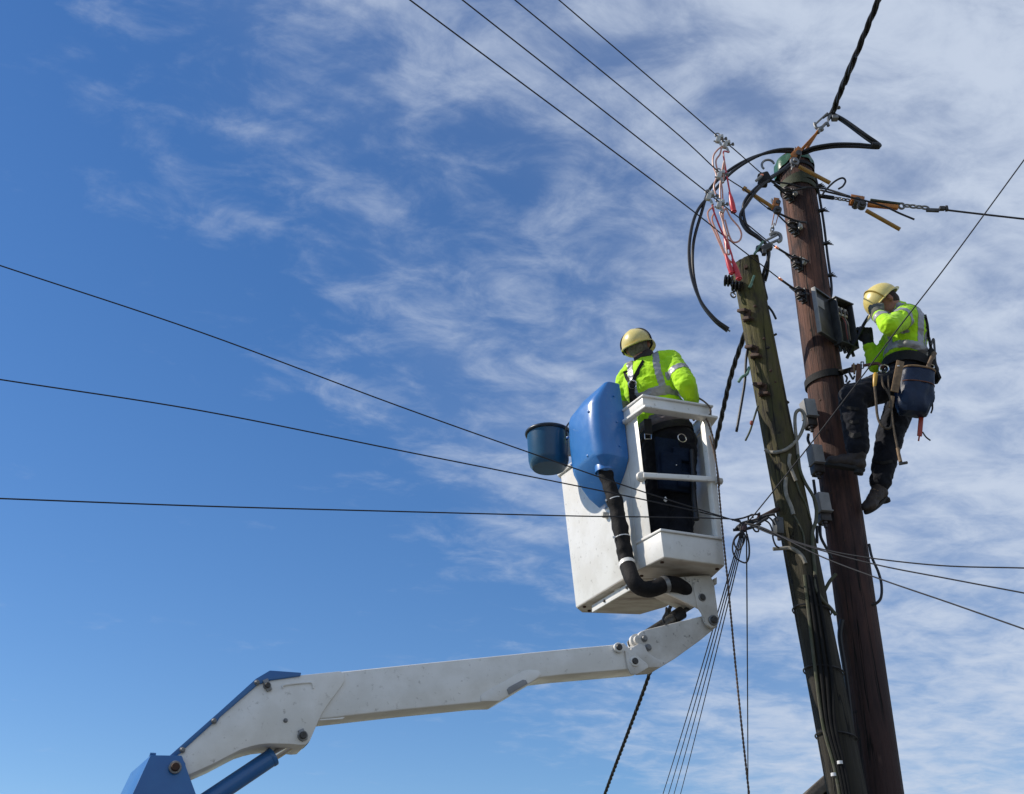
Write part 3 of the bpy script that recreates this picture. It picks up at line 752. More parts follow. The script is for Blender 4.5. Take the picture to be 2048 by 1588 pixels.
# tool tub hooked on the basket wall
tcn = P(1097, 905, 7.62)
zt = P(1097, 868, 7.62).z; zb = P(1097, 937, 7.62).z
tub = empty('tool_tub', (tcn.x, tcn.y, zb), 'dark blue round plastic tool tub hanging outside the white basket', 'tub')
prof = [(0.0, 0.115), (0.02, 0.132), (0.06, 0.142), (zt - zb - 0.03, 0.150), (zt - zb - 0.005, 0.152)]
tb = obj('body', MB().lathe((tcn.x, tcn.y, zb), ZUP, [(h, r) for h, r in prof] + [(zt - zb - 0.005, 0.144), (0.07, 0.135), (0.03, 0.11)], 36, cap=True), TUB_MAT, tub, smooth=45)
obj('rim', MB().ring((tcn.x, tcn.y, zt), ZUP, 0.153, 0.014, 36, 10), mat('black_tub_rim', (0.008, 0.018, 0.035), 0.35), tub)
obj('hanger', MB().box((tcn.x + 0.16, tcn.y - 0.03, zt - 0.09), 0.02, 0.12, 0.2, av, ov, ZUP), WHITE_DIRTY, tub, bevel=0.003)

# ------------------------------------------------------------------ the two wooden poles
YR, YG = 7.30, 7.05
def axis_line(p, q):
    def at(z):
        t = (z - p.z) / (q.z - p.z)
        return p.lerp(q, t)
    return at
RA = axis_line(P(1594, 360, YR), P(1763, 1588, YR))
GA = axis_line(P(1501, 581, YG), P(1673, 1479, YG))
ZR1 = P(1589, 322, YR).z
ZG1 = P(1492, 524, YG).z
RR, RG0, RG1 = 0.127, 0.116, 0.096
def rg(z):
    t = max(0, min(1, z / ZG1)); return RG0 + (RG1 - RG0) * t
def pole_mesh(at, z0, z1, rad, seed, cut=0.0, rough=0.004, nseg=48, nring=150, dome=0.02):
    m = MB(); vs = []; fs = []
    zs = [z0 + (z1 - z0) * i / nring for i in range(nring + 1)]
    for i, z in enumerate(zs):
        c = at(z); r = rad(z)
        for k in range(nseg):
            t = 2 * math.pi * k / nseg
            d = Vector((math.cos(t), math.sin(t), 0))
            nz = mnoise.fractal(Vector((d.x * 5 + seed, d.y * 5, z * 0.55)), 1.0, 2.0, 4) + 0.35 * mnoise.noise(Vector((d.x * 16 + seed, d.y * 16, z * 1.2)))
            zz = z
            if i == nring: zz = z + cut * (d.x * 0.9 + d.y * 0.3)
            vs.append(c + d * (r + rough * nz) + Vector((0, 0, zz - z)))
    for i in range(nring):
        for k in range(nseg):
            k2 = (k + 1) % nseg
            fs.append((i * nseg + k, i * nseg + k2, (i + 1) * nseg + k2, (i + 1) * nseg + k))
    top = len(vs); vs.append(at(z1) + Vector((0, 0, dome)))
    for k in range(nseg):
        fs.append((nring * nseg + k, nring * nseg + (k + 1) % nseg, top))
    return m.add(vs, fs)
rpole = empty('utility_pole', RA(0), 'red-brown wooden utility pole the second worker is strapped to', 'utility pole')
gpole = empty('utility_pole', GA(0), 'shorter leaning wooden pole green with moss, left of the red-brown one', 'utility pole')
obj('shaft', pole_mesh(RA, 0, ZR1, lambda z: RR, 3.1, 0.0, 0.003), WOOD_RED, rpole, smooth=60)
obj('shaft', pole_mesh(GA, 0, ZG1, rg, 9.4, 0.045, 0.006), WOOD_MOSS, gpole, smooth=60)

def on_pole(at, rad, px, py, Y0, lift_=0.0):
    """front surface point of a pole seen at a pixel"""
    p = P(px, py, Y0)
    for _ in range(6):
        c = at(p.z); r = (rad(p.z) if callable(rad) else rad) + lift_
        dx = max(-r * 0.999, min(r * 0.999, p.x - c.x))
        p = P(px, py, c.y - math.sqrt(max(0, r * r - dx * dx)))
    return p
def onR(px, py, l=0.0): return on_pole(RA, RR, px, py, YR, l)
def onG(px, py, l=0.0): return on_pole(GA, rg, px, py, YG, l)

# green sheet tied over the top of the tall pole
m_ = MB(); vs = []; fs = []; nseg = 40
ct = RA(ZR1)
prof = [(0.050, 0.02), (0.046, 0.065), (0.028, 0.105), (0.0, 0.128), (-0.04, 0.136), (-0.07, 0.139), (-0.095, 0.139)]
for i, (h, r) in enumerate(prof):
    for k in range(nseg):
        t = 2 * math.pi * k / nseg; d = Vector((math.cos(t), math.sin(t), 0))
        w = mnoise.noise(d * 2.2 + Vector((0, 0, h * 6)))
        ex = 0.0
        if i >= 5: ex = -0.030 * (0.5 + mnoise.noise(d * 1.5 + Vector((5, 0, 0)))) - 0.05 * max(0, -d.x) + 0.05 * max(0, -d.y) 
        vs.append(ct + d * (r + 0.016 * w * (1 if i > 1 else 0.3) + (0.02 * max(0, -d.x) if i >= 4 else 0)) + Vector((0, 0, h + ex + 0.012 * w)))
for i in range(len(prof) - 1):
    for k in range(nseg):
        k2 = (k + 1) % nseg
        fs.append((i * nseg + k, (i + 1) * nseg + k, (i + 1) * nseg + k2, i * nseg + k2))
fs.append(tuple(range(nseg)))
obj('top_sheet', m_.add(vs, fs), TARP, rpole, smooth=50)
# webbing bands below it
for zz, hw, ti in ((P(1597, 372, YR).z, 0.030, 0.10), (P(1597, 382, YR).z, 0.022, -0.06), (P(1592, 346, YR).z, 0.014, 0.0)):
    m_ = MB(); vs = []; fs = []
    for k in range(nseg):
        t = 2 * math.pi * k / nseg; d = Vector((math.cos(t), math.sin(t), 0))
        for dz, rr in ((-hw, RR + 0.004), (-hw, RR + 0.012), (hw, RR + 0.012), (hw, RR + 0.004)):
            vs.append(RA(zz) + d * rr + Vector((0, 0, dz + ti * d.x * RR * 2 + 0.004 * math.sin(3 * t))))
    for k in range(nseg):
        a = k * 4; b = ((k + 1) % nseg) * 4
        for j in range(4):
            fs.append((a + j, b + j, b + (j + 1) % 4, a + (j + 1) % 4))
    obj('webbing_band', m_.add(vs, fs), OLIVE if hw > 0.02 else WEB_BLK, rpole, smooth=50)

# shackle insulators with their D irons
def insulator(parent, p, nrm, sc_=1.0, light=True):
    nrm = Vector((nrm[0], nrm[1], 0)).normalized(); t = ZUP.cross(nrm).normalized()
    ins = obj('insulator', MB().lathe(p + nrm * 0.050 * sc_ - ZUP * 0.036 * sc_, ZUP, [(h * sc_, r * sc_) for h, r in [(0, 0.018), (0.004, 0.032), (0.016, 0.034), (0.024, 0.020), (0.036, 0.016), (0.048, 0.020), (0.056, 0.034), (0.068, 0.032), (0.072, 0.018)]], 16), BAKELITE, parent)
    m = MB()
    m.box(p + nrm * 0.004, 0.048 * sc_, 0.010, 0.12 * sc_, t, nrm, ZUP)
    for s in (-1, 1):
        m.box(p + nrm * 0.038 * sc_ + ZUP * 0.044 * s * sc_, 0.036 * sc_, 0.080 * sc_, 0.007, t, nrm, ZUP)
    obj('d_iron', m, STEEL_DK, ins, bevel=0.002)
    m = MB().tube([p + nrm * 0.050 * sc_ - ZUP * 0.062 * sc_, p + nrm * 0.050 * sc_ + ZUP * 0.062 * sc_], 0.007 * sc_, 8)
    m.lathe(p + nrm * 0.050 * sc_ - ZUP * 0.064 * sc_, ZUP, [(0, 0.014 * sc_), (0.014 * sc_, 0.014 * sc_)], 6)
    obj('through_bolt', m, STEEL, ins)
    if light:
        q = p + t * 0.052 * sc_ + nrm * 0.018 - ZUP * 0.012
        m = MB().box(q, 0.026 * sc_, 0.030, 0.034 * sc_, t + ZUP * 0.4, nrm, ZUP)
        m.tube([q + nrm * 0.01 + ZUP * 0.03, q + nrm * 0.022 - ZUP * 0.03], 0.006, 8)
        obj('line_clamp', m, CERAMIC, ins, bevel=0.003)
    return ins
ins_px = [(1582, 392), (1592, 459), (1600, 529), (1608, 592)]
for x, y in ins_px:
    p = onR(x, y)
    c = RA(p.z); insulator(rpole, p, (p.x - c.x - 0.02, p.y - c.y, 0), 1.0, light=(y != 592))
# coach bolts and old nail holes
for x, y in ((1607, 422), (1622, 700), (1640, 800), (1655, 860), (1680, 930), (1648, 905), (1663, 985), (1700, 1010), (1690, 1080)):
    p = onR(x, y, -0.003); c = RA(p.z)
    obj('nail_hole', MB().lathe(p, p - Vector((c.x, c.y, p.z)), [(-0.004, 0.009), (0.004, 0.009), (0.005, 0.006)], 8), RUSTY, rpole)

# black riser cables clipped on the right flank of the tall pole
rc = [(1618, 345), (1626, 362), (1633, 400), (1641, 450), (1648, 510), (1655, 560), (1656, 585), (1652, 610)]
for j, dx in enumerate((0, 7)):
    pts = [P(x + dx, y, YR - 0.03 - 0.02 * j) for x, y in rc]
    obj('riser_cable', MB().tube(crom(pts, 6), 0.0095, 8), BLACK_RUB, rpole)
for x, y in ((1640, 372), (1646, 421), (1654, 487), (1661, 551)):
    m = MB(); q = P(x - 4, y, YR - 0.06)
    m.box(q, 0.05, 0.03, 0.016, (1, 0, 0.25), (0, 1, 0), (-0.25, 0, 1))
    for a in range(4):
        m.tube([q, q + Vector((0.035 + 0.008 * a, -0.01, 0.022 - 0.014 * a))], [0.006, 0.003], 6)
    obj('cable_cleat', m, BLACK_RUB, rpole)
pts = [P(x, y, YR - 0.10) for x, y in ((1738, 1088), (1744, 1115), (1757, 1145), (1763, 1170), (1762, 1195), (1752, 1207), (1741, 1210))]
obj('cable_loop', MB().tube(crom(pts, 6), 0.009, 8), BLACK_RUB, rpole)

# ------------------------------------------------------------------ fittings of the mossy pole
for i, (x, y) in enumerate(((1493, 628), (1508, 701), (1524, 776))):
    p = onG(x, y); c = GA(p.z)
    n_ = Vector((p.x - c.x, p.y - c.y, 0)).normalized(); t = ZUP.cross(n_).normalized()
    m = MB().box(p + n_ * 0.026 + ZUP * 0.012, 0.075, 0.060, 0.022, t + ZUP * -0.35, n_, ZUP + t * 0.35)
    m.box(p + n_ * 0.010 - ZUP * 0.025 + t * 0.01, 0.05, 0.022, 0.075, t, n_, ZUP + t * 0.25)
    m.box(p + n_ * 0.020 - ZUP * 0.060 + t * 0.025, 0.075, 0.040, 0.018, t + ZUP * -0.35, n_, ZUP + t * 0.35)
    obj('step_iron', m, RUSTY, gpole, bevel=0.003)
for x, y, r_ in ((1510, 613, 0.014), (1528, 678, 0.012), (1536, 696, 0.016), (1541, 742, 0.012), (1550, 765, 0.010)):
    p = onG(x, y, -0.006); c = GA(p.z)
    obj('knot', MB().lathe(p, p - Vector((c.x, c.y, p.z)), [(-0.005, r_), (0.006, r_ * 0.9), (0.010, r_ * 0.4)], 9), WOOD_MOSS if r_ > 0.015 else RUSTY, gpole)
# twin black spool insulators near the head
for dx, dy, dd in ((1457, 561, 0.06), (1472, 571, 0.02)):
    q = P(dx, dy, YG - 0.07 + dd * 0.4)
    s_ = obj('insulator', MB().lathe(q - Vector((0.03, 0, 0)), (1, -0.25, -0.25), [(0, 0.015), (0.003, 0.040), (0.014, 0.042), (0.020, 0.024), (0.026, 0.042), (0.036, 0.043), (0.043, 0.024), (0.050, 0.041), (0.060, 0.038), (0.064, 0.015)], 18), CERAMIC_BLK, gpole)
q = P(1466, 590, YG - 0.05)
obj('eye_bolt', MB().ring(q, (0.5, -1, 0), 0.020, 0.006, 14, 6).tube([q + Vector((0.0, 0, 0.02)), P(1480, 575, YG - 0.02)], 0.008, 6), STEEL, gpole)
q = onG(1506, 566)
obj('earth_lug', MB().box(q + Vector((-0.002, -0.012, 0.02)), 0.016, 0.014, 0.075, (1, 0, -0.4), (0, 1, 0), (0.4, 0, 1)).box(q + Vector((-0.022, -0.012, -0.03)), 0.02, 0.016, 0.04, (1, 0, -0.6), (0, 1, 0), (0.6, 0, 1)), GREEN_TAG, gpole, bevel=0.003)
obj('bolt_head', MB().lathe(onG(1492, 535), (-0.3, -1, 0.1), [(-0.01, 0.016), (0.015, 0.015)], 6), RUSTY, gpole)
for pts in (((1527, 556), (1529, 575), (1534, 596), (1531, 602)), ((1536, 612), (1545, 624), (1552, 638)), ((1545, 672), (1553, 668)), ((1570, 800), (1578, 806))):
    pp = [P(x, y, YG - 0.01) for x, y in pts]
    obj('cable_stub', MB().tube(crom(pp, 4), 0.008, 6), BLACK_RUB, gpole)
# the iron arm where all the service wires gather
q0, q1 = P(1556, 1018, YG - 0.06), P(1517, 1038, 6.86)
arm = obj('service_arm', MB().tube([q0, q1], 0.016, 10), RUSTY, gpole)
obj('arm_plate', MB().box(P(1518, 1034, 6.86), 0.03, 0.03, 0.055, q1 - q0, (0, 1, 0.2)), RUSTY, arm, bevel=0.004)
jb = P(1556, 1053, YG - 0.10)
jj = obj('terminal_block', MB().box(jb, 0.05, 0.06, 0.11, (1, 0.3, 0), (-0.3, 1, 0), (0.05, 0, 1)), BOX_DARK, gpole, bevel=0.005)
obj('gland', MB().tube([jb - ZUP * 0.055, jb - ZUP * 0.09], 0.014, 8), BAKELITE, jj)
# old sheathed cables and vertical risers
stubs = [([(1572, 955), (1571, 975), (1574, 993), (1582, 1012), (1587, 1029)], 0.013, GREY_CABLE),
         ([(1580, 909), (1578, 925), (1583, 940), (1592, 962)], 0.012, GREY_CABLE),
         ([(1592, 962), (1600, 985), (1612, 1010), (1622, 1040)], 0.006, MOSS_CABLE),
         ([(1587, 1029), (1600, 1052), (1608, 1075), (1609, 1100)], 0.006, MOSS_CABLE),
         ([(1546, 1098), (1562, 1097), (1578, 1096), (1593, 1102), (1605, 1114), (1611, 1127)], 0.0125, GREY_CABLE),
         ([(1529, 899), (1540, 904), (1556, 904), (1574, 898), (1592, 882), (1604, 862), (1610, 838), (1606, 824), (1598, 820), (1591, 828), (1590, 850), (1593, 880), (1596, 910)], 0.0115, GREY_CABLE),
         ([(1596, 910), (1600, 940), (1610, 965), (1625, 990), (1632, 1010), (1632, 1040), (1625, 1065), (1626, 1100), (1630, 1140), (1632, 1175), (1645, 1200), (1660, 1215), (1672, 1230)], 0.0115, MOSS_CABLE)]
for pts, r_, mm in stubs:
    pp = []
    for x, y in pts:
        q = onG(x, y, r_ * 0.8)
        pp.append(Vector((P(x, y, min(q.y, YG - 0.06)))))
    obj('old_cable', MB().tube(crom(pp, 6), r_, 8, dome=False), mm, gpole)
for j, (x0, x1, xb) in enumerate(((1607, 1612, 1676), (1613, 1622, 1684), (1619, 1631, 1690), (1628, 1640, 1696))):
    pts = [(x0 + 2, 1150), (x1 + 8, 1250), (x1 + 20 + j, 1350), ((x1 + 24 + xb) / 2 - 10, 1450), (xb - 6, 1540), (xb + 12, 1640), (xb + 40, 1800)]
    pp = [onG(x, y, 0.012) for x, y in pts]
    last = pp[-1]; pp += [Vector((GA(1.0).x, last.y, 1.0)), Vector((GA(0.0).x, last.y, 0.0))]
    rcab = obj('riser_cable', MB().tube(crom(pp, 6), 0.0105, 8), MOSS_CABLE if j == 0 else RISER, gpole)
    if j in (0, 2):
        yy = 1549 if j == 0 else 1525
        xx = (xb - 8) if j == 0 else xb - 10
        qq = onG(xx, yy, 0.013)
        obj('cable_tie', MB().lathe(qq - ZUP * 0.01, ZUP, [(0, 0.013), (0, 0.018), (0.018, 0.018), (0.018, 0.013)], 10), TIE, rcab)
for y in (1212, 1335, 1475):
    z = onG(1640, y).z
    m_ = MB().ring(GA(z), (0.15, 0.05, 1), rg(z) + 0.012, 0.005, 30, 6)
    obj('tie_wire', m_, BLACK_RUB, gpole)
# thin cable between the poles with its grey link
pp = [P(x, y, 7.10) for x, y in ((1672, 1148), (1660, 1162), (1650, 1180), (1640, 1200))]
obj('old_cable', MB().tube(crom(pp, 5), 0.011, 8), MOSS_CABLE, gpole)
pp = [P(x, y, 7.20) for x, y in ((1684, 1240), (1680, 1275), (1690, 1340), (1700, 1420), (1706, 1480), (1713, 1540), (1722, 1600), (1750, 1800))]
rcb = obj('riser_cable', MB().tube(crom(pp, 5) + [Vector((RA(0.2).x - 0.14, 7.2, 0.05))], 0.016, 8), BLACK_RUB, rpole)
obj('cable_tie', MB().lathe(P(1712, 1529, 7.2), ZUP, [(0, 0.017), (0, 0.021), (0.02, 0.021), (0.02, 0.017)], 10), TIE, rcb)

# ------------------------------------------------------------------ grey joint boxes between the poles
def joint_box(c, label):
    t = empty('joint_box', c - ZUP * 0.1, label, 'joint box', 'grey joint boxes between the poles')
    ax = Vector((0.97, 0.22, 0)).normalized(); ay = Vector((-ax.y, ax.x, 0)); az = Vector((-0.06, 0.0, 1)).normalized()
    b = obj('lid', MB().box(c, 0.078, 0.095, 0.125, ax, ay, az), BOX_GREY, t, bevel=0.007, seg=2)
    obj('lid_rib', MB().box(c - az * 0.066 - ay * 0.005, 0.084, 0.10, 0.01, ax, ay, az), BOX_GREY, b, bevel=0.002)
    obj('base', MB().box(c - az * 0.100 + ay * 0.012, 0.072, 0.075, 0.058, ax, ay, az), BAKELITE, t, bevel=0.006)
    obj('gland', MB().lathe(c - az * 0.125 - ax * 0.006, -az, [(0, 0.020), (0.018, 0.020), (0.022, 0.013), (0.045, 0.012)], 12), BAKELITE, t)
    obj('back_plate', MB().box(c + ay * 0.052 - az * 0.03, 0.05, 0.012, 0.21, ax, ay, az), STEEL_DK, t, bevel=0.002)
    return t
jbs = [(1617, 819, 'grey joint box at the top of the three, behind the looped pale cable'), (1631, 911, 'middle one of the three grey joint boxes, beside the bent boot'), (1644, 1007, 'lowest of the three grey joint boxes, between the leaning poles')]
for x, y, lb in jbs: joint_box(P(x, y, 7.17), lb)
for pts in (((1617, 868), (1616, 880), (1622, 893)), ((1627, 960), (1629, 975), (1631, 989)), ((1640, 1052), (1642, 1075), (1655, 1100), (1664, 1118)), ((1634, 1052), (1634, 1075), (1634, 1086))):
    obj('joint_cable', MB().tube(crom([P(x, y, 7.16) for x, y in pts], 5), 0.010, 8), BLACK_RUB, rpole)

# ------------------------------------------------------------------ open fuse cabinet on the tall pole
fz = P(1657, 603, 7.185)
f_tr = PZ(1690, 617, fz.z)
dv = (f_tr - fz); FW = dv.length; dv.normalize()
nv = Vector((dv.y, -dv.x, 0)).normalized()
if nv.y > 0: nv = -nv
fh = fz.z - P(1663, 690, 7.185).z
fus = empty('fuse_cabinet', fz - ZUP * fh, 'open dark fuse cabinet with its door swung out on the red-brown pole', 'fuse cabinet')
FD = 0.07
cc = fz + dv * FW / 2 - ZUP * fh / 2
obj('back_panel', MB().box(cc - nv * 0.01, FW, 0.012, fh, dv, nv, ZUP), BOX_DARK, fus, bevel=0.002)
m = MB()
m.box(cc + nv * FD / 2 + dv * (FW / 2 - 0.004), 0.010, FD, fh, dv, nv, ZUP)
m.box(cc + nv * FD / 2 - dv * (FW / 2 - 0.004), 0.010, FD, fh, dv, nv, ZUP)
m.box(cc + nv * FD / 2 + ZUP * (fh / 2 + 0.001), FW + 0.02, FD + 0.01, 0.010, dv, nv, ZUP)
m.box(cc + nv * FD / 2 - ZUP * (fh / 2 + 0.001), FW + 0.004, FD, 0.010, dv, nv, ZUP)
obj('cabinet_shell', m, BOX_DARK, fus, bevel=0.002)
for i in range(3):
    q = cc + dv * (FW * (-0.22 + 0.22 * i)) + ZUP * fh * 0.28 + nv * 0.02
    f_ = obj('fuse_carrier', MB().box(q, FW * 0.15, 0.045, 0.07, dv, nv, ZUP), CERAMIC, fus, bevel=0.004)
    obj('fuse_cap', MB().box(q + nv * 0.026 - ZUP * 0.004, FW * 0.11, 0.012, 0.03, dv, nv, ZUP), BAKELITE, f_, bevel=0.002)
obj('terminal_strip', MB().box(cc - dv * FW * 0.22 + nv * 0.012 - ZUP * fh * 0.12, FW * 0.3, 0.02, fh * 0.42, dv, nv, ZUP), BOX_GREY, fus, bevel=0.003)
for s_ in (0.0, 0.16):
    q = cc + nv * 0.03 + ZUP * fh * 0.18 + dv * FW * s_
    obj('fuse_lead', MB().tube(crom([q, q - ZUP * 0.06 + nv * 0.02, q - ZUP * 0.12 + dv * 0.01 + nv * 0.01, q - ZUP * 0.18 + dv * 0.025], 5), 0.005, 6), mat('dull_red_lead', (0.22, 0.06, 0.05), 0.5) if s_ == 0 else GREY_CABLE, fus)
for i in range(4):
    q = cc - ZUP * (fh / 2 + 0.012) + dv * FW * (-0.38 + 0.25 * i) + nv * 0.02
    obj('gland', MB().tube([q, q - ZUP * 0.04 + dv * 0.01], 0.012, 8), BLACK_RUB, fus)
# door folded back to the left
d_tl = PZ(1624, 576, fz.z + 0.02)
dd_ = (fz - d_tl); dd_.z = 0; DW = dd_.length; dd_.normalize()
dn = Vector((dd_.y, -dd_.x, 0));  dn = dn if dn.y < 0 else -dn
dh = fh * 1.02
dc = d_tl + dd_ * DW / 2 - ZUP * dh / 2
door = obj('door', MB().box(dc, DW - 0.004, 0.010, dh, dd_, dn, ZUP), BOX_DARK, fus, bevel=0.002)
obj('door_edge', MB().box(dc - dd_ * (DW / 2) + dn * 0.010, 0.012, 0.032, dh, dd_, dn, ZUP), BOX_GREY, door, bevel=0.002)
m = MB().box(dc + ZUP * (dh / 2 - 0.004) + dn * 0.010, DW - 0.02, 0.028, 0.012, dd_, dn, ZUP).box(dc - ZUP * (dh / 2 - 0.004) + dn * 0.010, DW - 0.02, 0.028, 0.012, dd_, dn, ZUP)
obj('door_flange', m, BOX_DARK, door, bevel=0.002)
obj('door_label', MB().box(dc + ZUP * dh * 0.24 - dd_ * DW * 0.12 + dn * 0.007, DW * 0.40, 0.003, dh * 0.2, dd_, dn, ZUP), BOX_GREY, door)

# ------------------------------------------------------------------ overhead lines
def wire(name, pts, r, mat_, label, cat='wire', group=None, n=8):
    return obj(name, MB().tube(pts, r, n), mat_, None, smooth=0, label=label, cat=cat, group=group)
G4 = 'bare line wires coming down from the upper left'
lines = [((820, 0), [(1340, 387), (1467, 487), (1530, 535)], [(1560, 558), (1588, 577), (1612, 586), (1624, 590)], 'lowest and leftmost of the four line wires from the top edge'),
         ((925, 0), [(1340, 326), (1480, 437), (1530, 478)], [(1553, 495), (1580, 511), (1600, 517), (1625, 523)], 'second from the left of the four line wires from the top edge'),
         ((1030, 0), [(1340, 255), (1437, 343), (1490, 380)], [(1535, 416), (1560, 428), (1590, 441), (1613, 445)], 'third from the left of the four line wires from the top edge'),
         ((1118, 0), [(1340, 190), (1435, 272), (1470, 300)], [(1522, 346), (1556, 372), (1575, 382), (1612, 376)], 'rightmost of the four line wires running down from the top edge')]
LW = []
for (a, mid, end, lb) in lines:
    e3 = [onR(min(x, 1618), y, 0.045) if x > 1575 else P(x, y, 7.11) for x, y in end]
    ztop = e3[0].z
    A_ = PZ(a[0], a[1], ztop + 0.10)
    E_ = e3[0]
    pts = [A_]
    for (x, y) in mid:
        # walk the line: depth grows evenly with the way along the picture
        t = (x - a[0]) / (end[0][0] - a[0])
        ia = 1 / A_.y; ie = 1 / E_.y
        pts.append(P(x, y, 1 / (ia + (ie - ia) * t)))
    far = A_ + (A_ - pts[1]).normalized() * 12
    pts = [far] + pts + e3
    w = wire('overhead_wire', [far] + crom(pts[1:], 8), 0.0043, WIRE_BARE, lb, group=G4)
    LW.append((w, pts))
    ins_ = crom(pts[-4:], 6)
    if a[0] in (820, 925):
        q = e3[0]; dd = (e3[1] - e3[0]).normalized()
        obj('splice', MB().lathe(q - dd * 0.012, dd, [(0, 0.009), (0.03, 0.010)], 8), COPPER, w)
    obj('sleeve', MB().tube(crom(e3, 6), 0.0085, 8), BLACK_RUB, w)
    # the dead end wrapped back to its insulator
    px_ = {820: (1608, 592), 925: (1600, 529), 1030: (1592, 459), 1118: (1582, 392)}[a[0]]
    q = onR(px_[0] - 2, px_[1], 0.05)
    obj('dead_end', MB().tube(crom([e3[1] + Vector((-0.03, 0, 0.012)), e3[1].lerp(q, 0.6) + Vector((-0.01, 0, -0.01)), q], 5), 0.0065, 6), WIRE, w)

HUB = P(1484, 1046, 6.80)
G3 = 'service wires sweeping in from the left edge'
for (p0, ym, lb, mids) in (((0, 531), 5.6, 'topmost of the three service wires entering from the left edge', [(400, 664), (800, 813), (1150, 937), (1300, 988)]),
                           ((0, 759), 5.4, 'middle of the three service wires entering from the left edge', [(400, 821), (800, 901), (1150, 971), (1300, 1002)]),
                           ((0, 997), 5.2, 'lowest of the three service wires, almost level from the left edge', [(400, 1012), (800, 1023), (1150, 1032), (1300, 1034)])):
    A_ = P(p0[0], p0[1], ym); ia, ie = 1 / ym, 1 / 6.78
    pts = [A_] + [P(x, y, 1 / (ia + (ie - ia) * x / 1464.0)) for x, y in mids] + [P(1460, 1038, 6.78), HUB]
    far = A_ + (A_ - pts[1]).normalized() * 9
    wire('service_wire', [far] + crom(pts, 8), 0.0040, WIRE, lb, group=G3)
GR = 'service wires leaving to the right edge'
for (p1, ym, mids, lb) in (((2048, 1136), 5.9, [(1545, 1066), (1620, 1092), (1720, 1113), (1880, 1131)], 'uppermost of the three service wires leaving to the right edge'),
                           ((2048, 1186), 5.8, [(1548, 1070), (1640, 1100), (1760, 1131), (1900, 1158)], 'middle of the three service wires leaving to the right edge'),
                           ((2048, 1258), 5.6, [(1532, 1058), (1640, 1112), (1760, 1158), (1900, 1206)], 'lowest of the three service wires leaving to the right edge')):
    B_ = P(p1[0], p1[1], ym); ia, ie = 1 / 6.80, 1 / ym
    pts = [HUB + Vector((0.02, 0, 0))] + [P(x, y, 1 / (ia + (ie - ia) * (x - 1484) / 564.0)) for x, y in mids] + [B_]
    far = B_ + (B_ - pts[-2]).normalized() * 9
    wire('service_wire', crom(pts, 8) + [far], 0.0040, WIRE, lb, group=GR)
# wire from the gathering point up to the right edge, across the second worker
B_ = P(2048, 320, 5.7); ia, ie = 1 / 6.82, 1 / 5.7
pts = [P(x, y, 1 / (ia + (ie - ia) * (x - 1490) / 558.0)) for x, y in ((1493, 1046), (1512, 1025), (1600, 915), (1700, 785), (1800, 652), (1900, 522), (2048, 320))]
far = B_ + (B_ - pts[-2]).normalized() * 9
wire('service_wire', crom(pts, 8) + [far], 0.0040, WIRE, 'wire slanting up to the right edge across the second worker')
# wires dropping away behind the jib to far houses
GD = 'wires dropping away behind the jib'
for j, (xb, yf) in enumerate(((1326, 13.0), (1337, 13.4), (1348, 13.8), (1361, 14.2))):
    a_ = P(1478 + 3 * j, 1078, 6.82); b_ = P(xb, 1588, yf)
    b2 = b_ + (b_ - a_) * 1.2
    lb_ = ['leftmost of the four thin wires fanning down behind the jib', 'second from left of the four wires fanning down behind the jib', 'third from left of the four wires fanning down behind the jib', 'rightmost of the four thin wires fanning down behind the jib'][j]
    wire('service_wire', [HUB] + sag(a_, b_, 0.02, 16) + [b2], 0.0042, WIRE, lb_, group=GD)
a_ = P(1493, 1065, 6.82); b_ = P(1496, 1588, 10.5)
wire('service_wire', [HUB + Vector((0.02, 0, 0))] + sag(a_, b_, 0.01, 12) + [b_ + (b_ - a_)], 0.0045, WIRE, 'thin wire dropping straight down beside the leaning pole')
# the knot of loops where they meet
tang = [[(1470, 1060), (1480, 1050), (1500, 1046), (1518, 1042), (1510, 1052), (1490, 1058), (1478, 1054), (1485, 1046), (1510, 1040), (1530, 1032), (1550, 1028)],
        [(1466, 1060), (1492, 1058), (1512, 1050), (1524, 1042), (1535, 1036)],
        [(1485, 1062), (1470, 1075), (1465, 1095), (1469, 1112), (1480, 1122), (1492, 1125), (1498, 1112), (1498, 1090), (1494, 1068)],
        [(1482, 1064), (1468, 1082), (1476, 1100), (1486, 1088), (1490, 1072), (1484, 1062)],
        [(1524, 1038), (1538, 1046), (1545, 1062), (1546, 1076), (1551, 1090), (1558, 1096)],
        [(1464, 1040), (1486, 1036), (1504, 1030), (1520, 1028)],
        [(1532, 1032), (1542, 1038), (1550, 1050)], [(1540, 1028), (1550, 1032), (1556, 1042)],
        [(1503, 1050), (1510, 1062), (1517, 1062), (1514, 1052), (1505, 1048)], [(1514, 1042), (1517, 1050), (1522, 1048)],
        [(1497, 1042), (1497, 1034), (1504, 1029), (1506, 1036)]]
knot = empty('wire_tangle', P(1484, 1062, 6.82), 'knot of looped black wires at the iron arm on the mossy pole', 'wire tangle')
for i, t_ in enumerate(tang):
    pts = [P(x, y, 6.83 + 0.02 * math.sin(i * 2.1 + k)) for k, (x, y) in enumerate(t_)]
    obj('loop', MB().tube(crom(pts, 6), 0.0055 if i > 1 else 0.009, 6), WIRE, knot)
obj('tie', MB().lathe(P(1487, 1056, 6.82), (0.3, 0, 1), [(-0.02, 0.020), (0.0, 0.024), (0.02, 0.018)], 10), mat('old_brown_tape', (0.06, 0.03, 0.035), 0.7), knot)
for (x, y) in ((1523, 1057), (1531, 1060)):
    obj('line_grip', MB().box(P(x, y, 6.78), 0.035, 0.012, 0.014, (1, 0, -0.45), (0, 1, 0), (0.45, 0, 1)), STEEL, knot, bevel=0.002)

